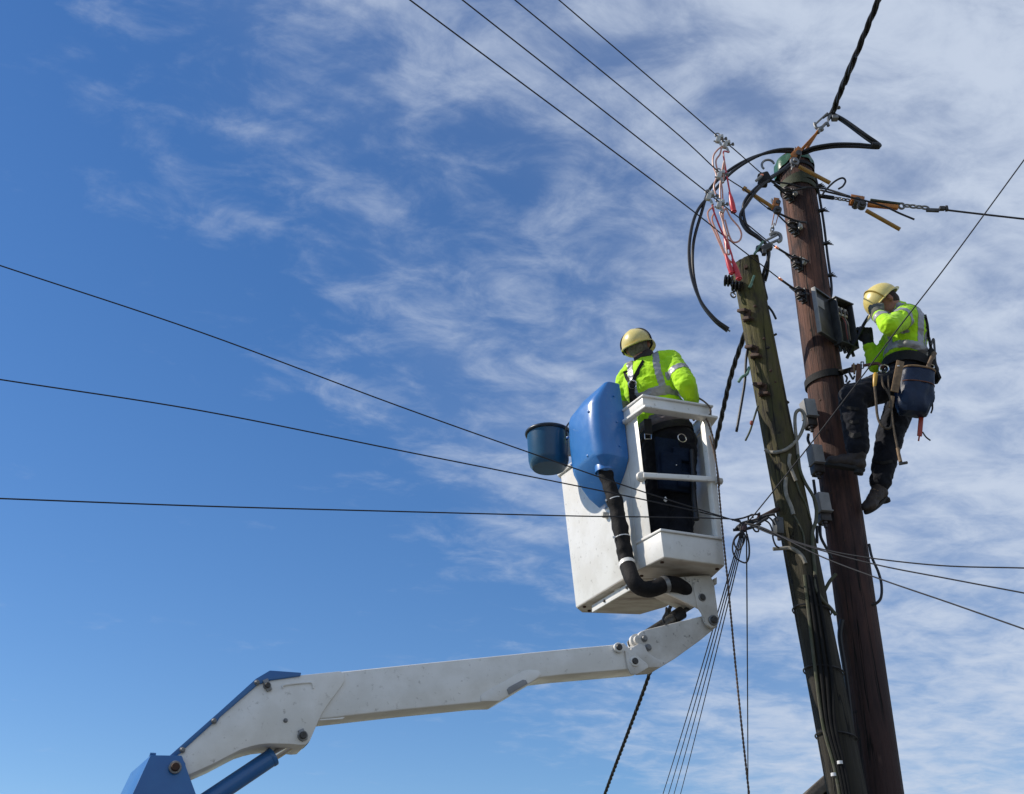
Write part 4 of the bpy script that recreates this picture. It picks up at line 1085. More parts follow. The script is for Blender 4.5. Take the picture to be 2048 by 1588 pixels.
# ------------------------------------------------------------------ thick twisted cables
def twisted(name, path, rs, label, cat='cable', group=None, strands=3, pitch=0.22, mat_=BLACK_RUB, dense=10, rope_r=None):
    pts = crom(path, dense)
    e = empty(name, pts[-1] if pts[-1].z < pts[0].z else pts[0], label, cat, group)
    L_ = [0.0]
    for i in range(1, len(pts)): L_.append(L_[-1] + (pts[i] - pts[i - 1]).length)
    step = pitch / 9.0
    total = L_[-1]; N_ = max(12, min(900, int(total / step)))
    res = []; k = 0
    for i in range(N_ + 1):
        s = total * i / N_
        while k < len(L_) - 2 and L_[k + 1] < s: k += 1
        t = (s - L_[k]) / max(1e-9, L_[k + 1] - L_[k])
        res.append((pts[k].lerp(pts[k + 1], t), s))
    ro = (rope_r or rs * 1.1)
    for q in range(strands):
        sp = []
        for i, (p, s) in enumerate(res):
            d = (res[min(i + 1, N_)][0] - res[max(i - 1, 0)][0]).normalized()
            a, b = frame(d)
            ph = 2 * math.pi * (s / pitch + q / strands)
            sp.append(p + (a * math.cos(ph) + b * math.sin(ph)) * ro)
        obj('strand', MB().tube(sp, rs, 7), mat_, e)
    return e
# incoming cable at the top right, its jumper loop round the pole head
cl = P(1664, 228, 6.95)
top = PZ(1757, 0, cl.z + 0.25)
tw1 = twisted('twisted_cable', [top + (top - cl).normalized() * 8, top, P(1712, 108, 6.42), P(1684, 175, 6.72), cl], 0.0115, 'thick twisted black cable running off the top edge at right', pitch=0.42, dense=6)
loop = [cl, P(1690, 243, 6.93), P(1730, 272, 6.90), P(1757, 291, 6.90)]
lp = empty('jumper_cable', P(1457, 662, 6.92), 'black jumper cable bent at right then looping widely left of the pole head', 'cable')
path = loop + [P(1752, 294, 6.91), P(1715, 291, 6.93), P(1670, 291, 6.95), P(1630, 297, 6.98), P(1605, 305, 7.02), P(1580, 301, 7.03), P(1545, 303, 7.02), P(1505, 316, 7.0), P(1462, 342, 6.98), P(1424, 380, 6.96), P(1398, 426, 6.95), P(1383, 485, 6.94), P(1384, 545, 6.93), P(1400, 600, 6.93), P(1428, 638, 6.92), P(1456, 660, 6.92)]
for j in range(2):
    off_ = [Vector((0, 0, 0))] * 4
    pp = []
    for i, p in enumerate(path):
        d = (path[min(i + 1, len(path) - 1)] - path[max(i - 1, 0)]).normalized(); a, b = frame(d)
        ph = i * 0.35 + math.pi * j
        pp.append(p + (a * math.cos(ph) + b * math.sin(ph)) * (0.011 + (0.006 if 8 < i < 17 else 0)))
    obj('strand', MB().tube(crom(pp, 8), 0.0115, 8), BLACK_RUB, lp)
obj('end_cap', MB().lathe(P(1752, 291, 6.90), Vector((1, 0, -0.25)), [(-0.03, 0.024), (0.02, 0.026), (0.035, 0.012)], 12), BLACK_RUB, lp)
for x, y in ((1446, 650), (1455, 659)):
    obj('bare_end', MB().lathe(P(x, y, 6.92), (1, 0, -0.9), [(-0.01, 0.006), (0.022, 0.006)], 8), STEEL, lp)
lp2 = empty('jumper_cable', P(1533, 545, 6.98), 'shorter black jumper cable curving down between the two pole heads', 'cable')
path2 = [P(1592, 318, 7.08), P(1568, 338, 7.02), P(1538, 358, 6.98), P(1512, 379, 6.95), P(1492, 405, 6.94), P(1484, 432, 6.94), P(1494, 458, 6.94), P(1515, 474, 6.95), P(1533, 490, 6.96), P(1537, 510, 6.97), P(1532, 540, 7.00), P(1527, 562, 7.05)]
for j in range(2):
    pp = []
    for i, p in enumerate(path2):
        d = (path2[min(i + 1, len(path2) - 1)] - path2[max(i - 1, 0)]).normalized(); a, b = frame(d)
        ph = i * 0.3 + math.pi * j
        pp.append(p + (a * math.cos(ph) + b * math.sin(ph)) * 0.012)
    obj('strand', MB().tube(crom(pp, 8), 0.012, 8), BLACK_RUB, lp2)
twisted('twisted_cable', [P(1527, 562, 7.12), P(1508, 610, 7.22), P(1487, 675, 7.38), P(1460, 760, 7.75), P(1428, 900, 8.4), P(1386, 1050, 9.4), P(1345, 1200, 10.4), P(1300, 1345, 11.4), P(1258, 1460, 12.5), P(1210, 1588, 14.0), P(1150, 1760, 16.5)], 0.0095, 'twisted black cable passing from the mossy pole down behind the white basket', pitch=0.30, dense=8)
G5 = 'cut cable tails hanging left of the mossy pole'
wire('cable_tail', crom([P(1497, 690, 7.0), P(1492, 720, 6.98), P(1490, 760, 6.97), P(1484, 800, 6.97), P(1473, 863, 6.97)], 6), 0.009, BLACK_RUB, 'cut black cable tail hanging to the left of the mossy pole', 'cable', G5)
t2 = wire('cable_tail', crom([P(1516, 812, 6.98), P(1507, 840, 6.95), P(1500, 862, 6.95), P(1491, 881, 6.95)], 6), 0.0065, MOSS_CABLE, 'short greenish cable tail with a red spot beside the mossy pole', 'cable', G5)
obj('red_core', MB().ell(P(1503, 846, 6.945), (0.012, 0.012, 0.018)), mat('dull_red_core', (0.25, 0.05, 0.03), 0.6), t2)
t3 = wire('cable_tail', crom([P(1498, 735, 6.99), P(1494, 748, 6.96), P(1484, 754, 6.95), P(1477, 764, 6.95)], 6), 0.010, GREEN_TAG, 'stubby verdigris green tail hanging left of the mossy pole', 'cable', G5)

# ------------------------------------------------------------------ earthing clamps with their leads
def proj(p):
    q = p - Vector((0, 0, CAMZ)); dz = q.y * CP + q.z * SP
    return 1024 + FPX * q.x / dz, 794 - FPX * (-q.y * SP + q.z * CP) / dz
def on_wire(i, px):
    best = None
    dense = crom(LW[i][1][1:], 24)
    for p in dense:
        e_ = abs(proj(p)[0] - px)
        if best is None or e_ < best[0]: best = (e_, p)
    return best[1]
def earth_clamp(px, py, i, label):
    p = on_wire(i, px) - Vector((0, 0, 0.004))
    e = empty('line_clamp', p - ZUP * 0.08, label, 'clamp', 'grey line clamps on the upper wires')
    obj('jaw', MB().box(p + Vector((-0.006, 0, -0.018)), 0.032, 0.028, 0.060, (1, 0, -0.3), (0, 1, 0), (0.3, 0, 1)).box(p + Vector((0.02, 0, 0.008)), 0.026, 0.026, 0.030), CLAMP_GREY, e, bevel=0.005)
    obj('screw', MB().tube([p + Vector((-0.040, 0, -0.036)), p + Vector((0.045, 0, -0.012))], 0.006, 8).lathe(p + Vector((0.045, 0, -0.012)), (1, 0, 0.3), [(0, 0.013), (0.012, 0.013)], 6), STEEL, e)
    obj('eye', MB().ring(p + Vector((-0.01, 0, 0.024)), (0.2, 1, 0), 0.016, 0.005, 12, 6), STEEL, e)
    obj('socket', MB().tube([p + Vector((0.004, 0, -0.045)), p + Vector((0.014, 0, -0.085))], 0.010, 8), CERAMIC, e)
    return p + Vector((0.014, 0, -0.085))
ck = [earth_clamp(1437, 284, 3, 'grey line clamp on the uppermost wire, at top of the red leads'), earth_clamp(1452, 300, 3, 'grey line clamp just right of the topmost clamp'),
      earth_clamp(1440, 350, 2, 'grey line clamp on the second wire down, halfway along the leads'), earth_clamp(1421, 402, 1, 'grey line clamp lowest on the left, over the wide cable loop'),
      earth_clamp(1438, 415, 1, 'grey line clamp just right of the lowest clamp')]
GL = 'red and pink earthing leads under the clamps'
def lead(pts, label, handle=None, hl=0.11, hr=0.020, mat_=PINK_LEAD, Y=6.72, start=None):
    pp = ([start] if start is not None else []) + [P(x, y, Y) for x, y in pts]
    e = empty('earthing_lead', pp[-1], label, 'lead', GL)
    obj('lead_cable', MB().tube(crom(pp, 7), 0.0062, 7), mat_, e)
    if handle:
        (ax_, ay_), (bx_, by_) = handle
        a_, b_ = P(ax_, ay_, Y - 0.005), P(bx_, by_, Y - 0.005)
        d = b_ - a_; h = d.length
        g_ = obj('grip', MB().lathe(a_, d, [(0, 0.008), (h * 0.12, 0.010), (h * 0.3, hr * 0.8), (h * 0.6, hr), (h * 0.9, hr * 0.95), (h, hr * 0.6)], 14), RED_PLASTIC, e, smooth=60)
        obj('grip_collar', MB().lathe(a_ + d * 0.9, d, [(0, hr * 1.08), (h * 0.05, hr * 1.08)], 14), RED_PLASTIC, g_)
lead([(1447, 304), (1450, 330), (1456, 365), (1461, 392)], 'red lead from the topmost clamp to the fat red grip', ((1459, 384), (1468, 426)), mat_=RED_PLASTIC, Y=ck[0].y, start=ck[1])
lead([(1435, 300), (1427, 312), (1426, 330), (1433, 352), (1428, 372), (1432, 388), (1441, 392)], 'pale pink lead looping left below the topmost clamp', Y=ck[0].y, start=ck[0])
lead([(1440, 308), (1432, 322), (1436, 345), (1444, 375), (1446, 420), (1447, 455), (1451, 480)], 'long pink lead running down to the middle red grip', ((1449, 466), (1455, 498)), hr=0.016, Y=ck[0].y, start=ck[0])
lead([(1424, 415), (1416, 424), (1418, 440), (1430, 466), (1444, 498), (1452, 515)], 'pink lead from the left clamp down to the slim red grip', ((1451, 508), (1464, 549)), hr=0.017, Y=ck[3].y, start=ck[3])
lead([(1426, 418), (1440, 455), (1452, 480), (1462, 505), (1466, 520)], 'red lead ending in the grip in front of the mossy pole head', ((1465, 518), (1479, 560)), hr=0.019, mat_=RED_PLASTIC, Y=ck[3].y, start=ck[3])
lead([(1440, 425), (1446, 445), (1460, 500), (1455, 508), (1452, 490), (1455, 470)], 'thin pink lead tucked between the two lower grips', Y=ck[4].y, start=ck[4])
lead([(1452, 418), (1462, 436), (1478, 455), (1483, 470), (1478, 482), (1466, 484), (1458, 470), (1450, 440)], 'pink lead swinging out in a loop to the right', Y=ck[4].y, start=ck[4])

lead([(1449, 322), (1443, 350), (1440, 385), (1444, 430), (1450, 470), (1453, 500)], 'second pink lead running close beside the long one', Y=ck[2].y, start=ck[2])
lead([(1428, 425), (1424, 440), (1436, 470), (1449, 505), (1458, 520), (1470, 530)], 'pale lead crossing behind the two lowest grips', Y=ck[3].y + 0.02, start=ck[3])
# ------------------------------------------------------------------ strap hoists pulling the cables in
def chain(parent, a, b, n, r=0.017, t=0.0055, name='chain_link'):
    d = (b - a); L_ = d.length; dn = d.normalized(); p1, p2 = frame(dn)
    for i in range(n):
        c = a + d * ((i + 0.5) / n); h = L_ / n * 0.62
        nn = p1 if i % 2 else p2; oo = p2 if i % 2 else p1
        pts = [c + dn * h * math.cos(q) + oo * r * 0.7 * math.sin(q) for q in [2 * math.pi * k / 14 for k in range(15)]]
        obj(name, MB().tube(pts, t, 6, cap=False), STEEL, parent)
def ratchet(parent, c, d, s=1.0):
    d = d.normalized(); v = Vector((0, 1, 0)); w = d.cross(v).normalized()
    r_ = obj('ratchet', MB().box(c, 0.085 * s, 0.052 * s, 0.050 * s, d, v, w), STRAP_OR, parent, bevel=0.008)
    for sd_ in (-1, 1):
        obj('side_cheek', MB().box(c + v * 0.032 * s * sd_, 0.10 * s, 0.006, 0.055 * s, d, v, w), mat('orange_enamel', (0.50, 0.17, 0.03), 0.45, col2=(0.3, 0.11, 0.03), nscale=40, namt=0.8), r_, bevel=0.002)
    obj('drum', MB().lathe(c - v * 0.045 * s - w * 0.02 * s, v, [(0, 0.024 * s), (0.09 * s, 0.024 * s)], 14), STEEL_DK, r_)
    obj('pawl', MB().box(c + w * 0.034 * s + d * 0.02, 0.045 * s, 0.03, 0.010, d + w * 0.5, v, w), STEEL, r_, bevel=0.002)
    return r_
def strap(parent, a, b, w_, mat_=STRAP_OR):
    d = (b - a).normalized(); sd_ = frame(d)[0]
    obj('strap', MB().box((a + b) / 2, (b - a).length, w_, 0.006, d, sd_, d.cross(sd_)), mat_, parent, bevel=0.001)
# top hoist
h1 = empty('strap_hoist', P(1592, 322, 7.0), 'orange strap hoist at the pole top pulling the thick cable up right', 'strap hoist', 'strap hoists at the pole heads')
c1 = P(1660, 232, 6.95)
obj('cable_grip', MB().box(c1, 0.085, 0.045, 0.055, P(1672, 214, 6.95) - c1, (0, 1, 0), ZUP).box(c1 + Vector((0.03, -0.01, -0.03)), 0.05, 0.05, 0.035), STEEL, h1, bevel=0.008)
obj('grip_bolt', MB().tube([P(1646, 236, 6.93), P(1676, 216, 6.93)], 0.008, 8).lathe(P(1676, 216, 6.93), (1, 0, 0.6), [(0, 0.014), (0.015, 0.014)], 6), STEEL_DK, h1)
for o_ in (-0.018, 0.018):
    obj('link_bar', MB().tube([P(1655, 226, 6.95 + o_), P(1630, 249, 6.95 + o_)], 0.008, 8), STEEL, h1)
obj('shackle', MB().tube(crom([P(1629, 246, 6.95), P(1633, 256, 6.95), P(1643, 255, 6.95), P(1653, 246, 6.95), P(1657, 252, 6.95)], 5), 0.012, 8), STEEL, h1)
obj('hook', MB().ell(P(1641, 259, 6.95), (0.026, 0.018, 0.020)).tube([P(1636, 266, 6.95), P(1644, 256, 6.95)], 0.012, 8), STEEL, h1)
strap(h1, P(1637, 263, 6.95), P(1598, 305, 7.0), 0.036)
strap(h1, P(1636, 262, 6.97), P(1612, 300, 7.02), 0.030)
ratchet(h1, P(1592, 309, 7.0), P(1637, 263, 6.95) - P(1598, 305, 7.0), 0.9)
obj('gear', MB().lathe(P(1588, 325, 6.98), (0.2, -1, 0), [(0, 0.034), (0.02, 0.034), (0.022, 0.018), (0.04, 0.016)], 14), STEEL, h1)
chain(h1, P(1588, 322, 6.97), P(1583, 340, 6.97), 3, 0.014)
obj('lever', MB().tube([P(1598, 333, 6.95), P(1660, 366, 6.95)], 0.0155, 12), LEVER, h1)
# left hoist
h2 = empty('strap_hoist', P(1550, 470, 7.0), 'orange strap hoist left of the tall pole with its lever pointing up left', 'strap hoist', 'strap hoists at the pole heads')
obj('lever', MB().tube([P(1492, 380, 6.95), P(1546, 415, 6.98)], 0.0145, 12).lathe(P(1491, 379, 6.95), P(1485, 375, 6.95) - P(1491, 379, 6.95), [(0, 0.020), (0.02, 0.018)], 10), LEVER, h2)
ratchet(h2, P(1551, 408, 7.0), P(1552, 395, 7.0) - P(1548, 425, 7.0), 0.75)
obj('gear', MB().lathe(P(1554, 423, 6.96), (0, -1, 0), [(0, 0.030), (0.03, 0.030), (0.032, 0.015), (0.045, 0.014)], 12), STEEL_DK, h2)
strap(h2, P(1549, 425, 6.99), P(1544, 450, 6.99), 0.016)
strap(h2, P(1557, 428, 6.99), P(1551, 450, 6.99), 0.016)
chain(h2, P(1548, 448, 6.98), P(1541, 470, 6.98), 3, 0.015)
obj('wire_grip', MB().tube(crom([P(1540, 470, 6.97), P(1550, 466, 6.97), P(1560, 470, 6.97), P(1561, 480, 6.97), P(1556, 484, 6.97)], 5), 0.014, 8).tube([P(1560, 478, 6.97), P(1536, 489, 6.97)], 0.010, 8).tube([P(1554, 470, 6.97), P(1530, 482, 6.97)], 0.009, 8), STEEL, h2)
obj('clamp_body', MB().box(P(1532, 497, 6.93), 0.085, 0.05, 0.05, (1, 0, 0.55), (0, 1, 0), (-0.55, 0, 1)).box(P(1517, 497, 6.94), 0.04, 0.04, 0.04, (1, 0, 0.3)).box(P(1528, 505, 6.92), 0.03, 0.045, 0.04), STEEL_DK, h2, bevel=0.008)
obj('clamp_bolt', MB().tube([P(1509, 508, 6.92), P(1526, 483, 6.92)], 0.009, 8), GREEN_TAG, h2)
# right hoist and its stay
h3 = empty('strap_hoist', P(1722, 412, 7.15), 'orange strap hoist right of the tall pole on a chain, lever drooping right', 'strap hoist', 'strap hoists at the pole heads')
ys = 7.12
obj('anchor_strap', MB().beam(P(1640, 392, ys), P(1668, 396, ys), 0.02, 0.024), WEB_BLK, h3)
chain(h3, P(1668, 396, ys), P(1699, 401, ys), 4, 0.016)
ratchet(h3, P(1713, 402, ys), P(1750, 409, ys) - P(1700, 400, ys), 1.0)
obj('gear', MB().lathe(P(1722, 414, ys - 0.03), (0, -1, 0), [(0, 0.032), (0.04, 0.032), (0.042, 0.02), (0.055, 0.018)], 14), STEEL_DK, h3)
obj('draw_bar', MB().beam(P(1735, 409, ys), P(1796, 415, ys), 0.03, 0.032), STRAP_OR, h3, bevel=0.003)
obj('draw_bar_top', MB().beam(P(1740, 401, ys), P(1800, 409, ys), 0.03, 0.018), OLIVE, h3, bevel=0.003)
obj('shackle', MB().ring(P(1803, 412, ys), (0, 1, 0.2), 0.022, 0.009, 14, 6), STEEL, h3)
chain(h3, P(1808, 411, ys), P(1856, 416, ys), 4, 0.019, 0.007)
obj('wire_grip', MB().beam(P(1852, 420, ys), P(1878, 421, ys), 0.02, 0.028).box(P(1884, 417, ys), 0.04, 0.03, 0.03).box(P(1893, 417, ys), 0.02, 0.03, 0.04), STEEL_DK, h3, bevel=0.004)
obj('lever', MB().tube([P(1732, 421, ys - 0.06), P(1800, 459, ys - 0.06)], 0.0155, 12), LEVER, h3)
wire('stay_wire', crom([P(1892, 420, ys), P(1960, 428, 7.2), P(2048, 438, 7.3)], 8) + [P(2048, 438, 7.3) + (P(2048, 438, 7.3) - P(1960, 428, 7.2)) * 25], 0.0075, WIRE_BARE, 'stay wire pulled level to the right edge by the hoist', 'wire')
wire('wire_tail', crom([P(1640, 380, 7.08), P(1690, 392, 7.06), P(1740, 404, 7.05), P(1772, 414, 7.05), P(1800, 427, 7.05), P(1829, 439, 7.05)], 6), 0.0075, WIRE_BARE, 'loose frayed wire end under the right hand hoist', 'wire')
wire('coiled_wire', crom([P(1644, 392, 7.05), P(1650, 382, 7.05), P(1668, 364, 7.05), P(1684, 356, 7.05), P(1691, 362, 7.05), P(1686, 372, 7.05), P(1677, 378, 7.05)], 7), 0.0075, BLACK_RUB, 'black wire curl standing out right of the pole head', 'wire')
wire('service_wire', crom([P(1527, 352, 7.02), P(1545, 362, 7.03), P(1580, 368, 7.1), P(1600, 374, 7.13), P(1640, 376, 7.18), P(1660, 380, 7.15), P(1700, 393, 7.08)], 6), 0.007, WIRE, 'black wire crossing the tall pole head below the olive band')
# dark covered clamp left of the pole head
cv_ = empty('covered_clamp', P(1524, 362, 6.98), 'black shrouded clamp with a grey hook ring left of the tall pole head', 'clamp')
obj('shroud', MB().box(P(1529, 356, 6.98), 0.085, 0.05, 0.085, (1, 0, 0.35), (0, 1, 0), (-0.35, 0, 1)).box(P(1525, 368, 6.98), 0.07, 0.045, 0.05), WEB_BLK, cv_, bevel=0.014, seg=3)
obj('hook_ring', MB().ring(P(1536, 330, 6.98), (0.1, 1, 0.1), 0.045, 0.009, 18, 8, (0.2, 3.9)), STEEL, cv_)
obj('copper_lug', MB().box(P(1524, 350, 6.94), 0.022, 0.012, 0.016), COPPER, cv_, bevel=0.003)
obj('steel_sleeve', MB().tube([P(1512, 362, 6.93), P(1523, 352, 6.93)], 0.011, 8), STEEL, cv_)
# rope hanging from the corner of the basket
rp = [P(1397, 796, 7.22), P(1408, 803, 7.12), P(1419, 814, 7.06), P(1421, 828, 7.06), P(1412, 834, 7.08), P(1418, 850, 7.08), P(1425, 872, 7.08), P(1430, 905, 7.08), P(1436, 960, 7.08), P(1443, 1040, 7.08), P(1450, 1110, 7.08), P(1457, 1180, 7.08), P(1470, 1320, 7.08), P(1483, 1450, 7.08), P(1498, 1588, 7.08), P(1520, 1800, 7.08)]
twisted('rope', rp, 0.0042, 'thin brown rope tied to the basket corner and hanging straight down', 'rope', strands=2, pitch=0.05, mat_=ROPE_MAT, dense=6, rope_r=0.0028)
wire('rope_end', crom([P(1419, 872, 7.09), P(1427, 900, 7.07), P(1434, 935, 7.06), P(1439, 972, 7.06)], 6), 0.006, ROPE_MAT, 'short loose rope end dangling beside the basket corner', 'rope')

# ------------------------------------------------------------------ people
from mathutils.bvhtree import BVHTree
def blob(m, voxel=0.009, smooth=4, wrinkle=0.0, wscale=(14, 14, 14), seed=0.0, ridge=False):
    me = bpy.data.meshes.new('tmp'); me.from_pydata([tuple(v) for v in m.v], [], m.f)
    bm = bmesh.new(); bm.from_mesh(me); bmesh.ops.recalc_face_normals(bm, faces=bm.faces); bm.to_mesh(me); bm.free()
    ob = bpy.data.objects.new('tmp', me); COL.objects.link(ob)
    r = ob.modifiers.new('r', 'REMESH'); r.mode = 'VOXEL'; r.voxel_size = voxel; r.adaptivity = 0.0
    if smooth:
        s = ob.modifiers.new('s', 'SMOOTH'); s.factor = 0.5; s.iterations = smooth
    dg = bpy.context.evaluated_depsgraph_get()
    out = bpy.data.meshes.new_from_object(ob.evaluated_get(dg))
    bpy.data.objects.remove(ob); bpy.data.meshes.remove(me)
    n = len(out.vertices)
    c = Vector((0, 0, 0))
    for v in out.vertices: c += v.co
    c /= n
    if wrinkle:
        ns = [v.normal.copy() for v in out.vertices]
        for v, nn in zip(out.vertices, ns):
            q = Vector((v.co.x * wscale[0] + seed, v.co.y * wscale[1], v.co.z * wscale[2]))
            w = mnoise.fractal(q, 1.0, 2.1, 3)
            if ridge: w = (0.45 - abs(w)) * 1.3
            v.co += nn * wrinkle * w
    for v in out.vertices: v.co -= c
    return out, c
def basis(r, f, u):
    return Matrix((r, f, u)).transposed()
def cap(m, a, b, ra, rb, n=14):
    return m.tube([a, a.lerp(b, 0.5), b], [ra, (ra + rb) / 2, rb], n, dome=True)
def bvh_of(o):
    me = o.data; w = WLOC[o.name]
    return BVHTree.FromPolygons([v.co + w for v in me.vertices], [tuple(p.vertices) for p in me.polygons])
CAMP = Vector((0, 0, CAMZ))
def snap(px, py, bvhs, off=0.006, default=None):
    d = ray(px, py).normalized(); best = None
    for b in bvhs:
        h = b.ray_cast(CAMP, d)
        if h[0] is not None and (best is None or h[3] < best[3]): best = h
    if best is None: return default
    return best[0] - d * off
def ribbon(pts, w, t=0.004, nrm=None):
    m = MB(); vs = []; fs = []
    n = len(pts)
    for i, p in enumerate(pts):
        d = (pts[min(i + 1, n - 1)] - pts[max(i - 1, 0)]).normalized()
        nn = nrm[i] if nrm else (CAMP - p).normalized()
        s = d.cross(nn).normalized()
        nn = s.cross(d).normalized()
        for a, b in ((-1, -1), (1, -1), (1, 1), (-1, 1)):
            vs.append(p + s * a * w / 2 + nn * b * t / 2)
    for i in range(n - 1):
        a = i * 4; b = a + 4
        for j in range(4):
            fs.append((a + j, b + j, b + (j + 1) % 4, a + (j + 1) % 4))
    fs += [(3, 2, 1, 0), tuple((n - 1) * 4 + j for j in range(4))]
    return m.add(vs, fs)
def shell_from(o, test, off=0.0025):
    me = o.data; w = WLOC[o.name]; m = MB(); idx = {}; vs = []; fs = []
    for p in me.polygons:
        if test(Vector(p.center) + w, Vector(p.normal)):
            f = []
            for i in p.vertices:
                if i not in idx:
                    idx[i] = len(vs); v = me.vertices[i]; vs.append(v.co + w + v.normal * off)
                f.append(idx[i])
            fs.append(tuple(f))
    return m.add(vs, fs) if fs else None
def seg_d(c, a, b):
    t = max(0, min(1, (c - a).dot(b - a) / (b - a).length_squared)); q = a.lerp(b, t)
    return (c - q).length, t

def head_prims(m, hc, r, f, u, s=1.0):
    M = basis(r, f, u)
    m.ell(hc + u * 0.015 * s, (0.077 * s, 0.096 * s, 0.100 * s), M, 24, 16)
    m.ell(hc - u * 0.045 * s + f * 0.030 * s, (0.058 * s, 0.068 * s, 0.065 * s), M, 20, 12)
    m.ell(hc - u * 0.088 * s + f * 0.058 * s, (0.032 * s, 0.026 * s, 0.022 * s), M)
    cap(m, hc - u * 0.0 * s + f * 0.092 * s, hc - u * 0.030 * s + f * 0.108 * s, 0.010 * s, 0.015 * s)
    for sd_ in (-1, 1):
        m.ell(hc + r * 0.078 * s * sd_ - u * 0.012 * s - f * 0.008 * s, (0.012 * s, 0.020 * s, 0.033 * s), M)
        m.ell(hc + r * 0.033 * s * sd_ + u * 0.012 * s + f * 0.083 * s, (0.018 * s, 0.012 * s, 0.008 * s), M)
    m.ell(hc - u * 0.056 * s + f * 0.092 * s, (0.024 * s, 0.010 * s, 0.009 * s), M)
def helmet(parent, c, r, f, u, s=1.0, mat_=HELMET, band=True):
    M = basis(r, f, u); n = 44; rings = []
    def prof(phi):
        fr = max(0, math.cos(phi)); bk = max(0, -math.cos(phi))
        return R(94) + R(10) * bk ** 2 - R(4) * fr, 0.010 + 0.050 * fr ** 2.2 + 0.012 * bk ** 2
    A_, B_, C_ = 0.116 * s, 0.143 * s, 0.122 * s
    def pt(phi, t, k=1.0):
        ridge = 1.0 + 0.028 * math.exp(-(math.sin(phi) * math.sin(t) / 0.16) ** 2) * (1 if t < R(75) else 0.5)
        return Vector((A_ * k * math.sin(t) * math.sin(phi), B_ * k * math.sin(t) * math.cos(phi), C_ * k * ridge * math.cos(t)))
    U_ = [0.02, 0.12, 0.24, 0.36, 0.48, 0.60, 0.70, 0.80, 0.88, 0.95, 1.0]
    vs = []
    for q in U_:
        for k in range(n):
            ph = 2 * math.pi * k / n; tm, br = prof(ph); vs.append(pt(ph, tm * q))
    for ex, dz in ((1.0, -0.004), (1.02, -0.010), (0.0, -0.009)):
        for k in range(n):
            ph = 2 * math.pi * k / n; tm, br = prof(ph); p = pt(ph, tm)
            d = Vector((p.x, p.y, 0)).normalized()
            vs.append(p + d * br * s * ex + Vector((0, 0, dz - 0.012 * max(0, math.cos(ph)) ** 2 * ex)))
    for q in (0.9, 0.6, 0.3, 0.03):
        for k in range(n):
            ph = 2 * math.pi * k / n; tm, br = prof(ph); vs.append(pt(ph, tm * q, 0.955))
    nr = len(U_) + 3 + 4; fs = []
    for i in range(nr - 1):
        for k in range(n):
            k2 = (k + 1) % n
            fs.append((i * n + k, i * n + k2, (i + 1) * n + k2, (i + 1) * n + k))
    fs.append(tuple(range(n))); fs.append(tuple(reversed(range((nr - 1) * n, nr * n))))
    m = MB().add([c + M @ v for v in vs], fs)
    h = obj('helmet', m, mat_, parent, smooth=45)
    return h, M, pt, prof
def hand_prims(m, wrist, fd, bn, side, curl=(0.9, 1.0, 0.7), s=1.0, thumb_in=0.5, spread=0.0):
    """fd: wrist to knuckles, bn: back of the hand, side: towards the thumb"""
    fd = fd.normalized(); bn = (bn - fd * bn.dot(fd)).normalized(); sv = fd.cross(bn).normalized()
    if sv.dot(side) < 0: sv = -sv
    g = 0.0115 * s
    cap(m, wrist - fd * 0.02, wrist + fd * 0.02 * s, 0.032 * s, 0.033 * s)
    for i in range(4):
        off_ = sv * (0.031 - 0.0205 * i) * s
        k0 = wrist + fd * 0.015 * s + off_ * 0.75; k1 = wrist + fd * (0.088 - 0.004 * abs(i - 1)) * s + off_
        cap(m, k0, k1, 0.017 * s, 0.0145 * s)
        p = k1; d = fd.copy(); L_ = (0.042, 0.028, 0.022)
        ln = (0.95, 1.05, 1.0, 0.80)[i]; ang = 0.0
        axis = fd.cross(bn)
        for j in range(3):
            ang += curl[j] * (1 + 0.05 * i)
            dd = fd * math.cos(ang) - bn * math.sin(ang) + sv * spread * (1.5 - i)
            q = p + dd.normalized() * L_[j] * ln * s
            cap(m, p, q, g * (1 - 0.08 * j), g * (0.94 - 0.08 * j), 10); p = q
    t0 = wrist + fd * 0.025 * s + sv * 0.026 * s - bn * 0.008 * s
    t1 = t0 + (fd * 0.55 + sv * 0.65 - bn * 0.5).normalized() * 0.042 * s
    t2 = t1 + (fd * 0.8 - sv * thumb_in - bn * 0.7).normalized() * 0.034 * s
    t3 = t2 + (fd * 0.6 - sv * thumb_in * 1.3 - bn * 0.7).normalized() * 0.024 * s
    cap(m, t0, t1, 0.018 * s, 0.014 * s, 10); cap(m, t1, t2, 0.0135 * s, 0.0125 * s, 10); cap(m, t2, t3, 0.0125 * s, 0.010 * s, 10)
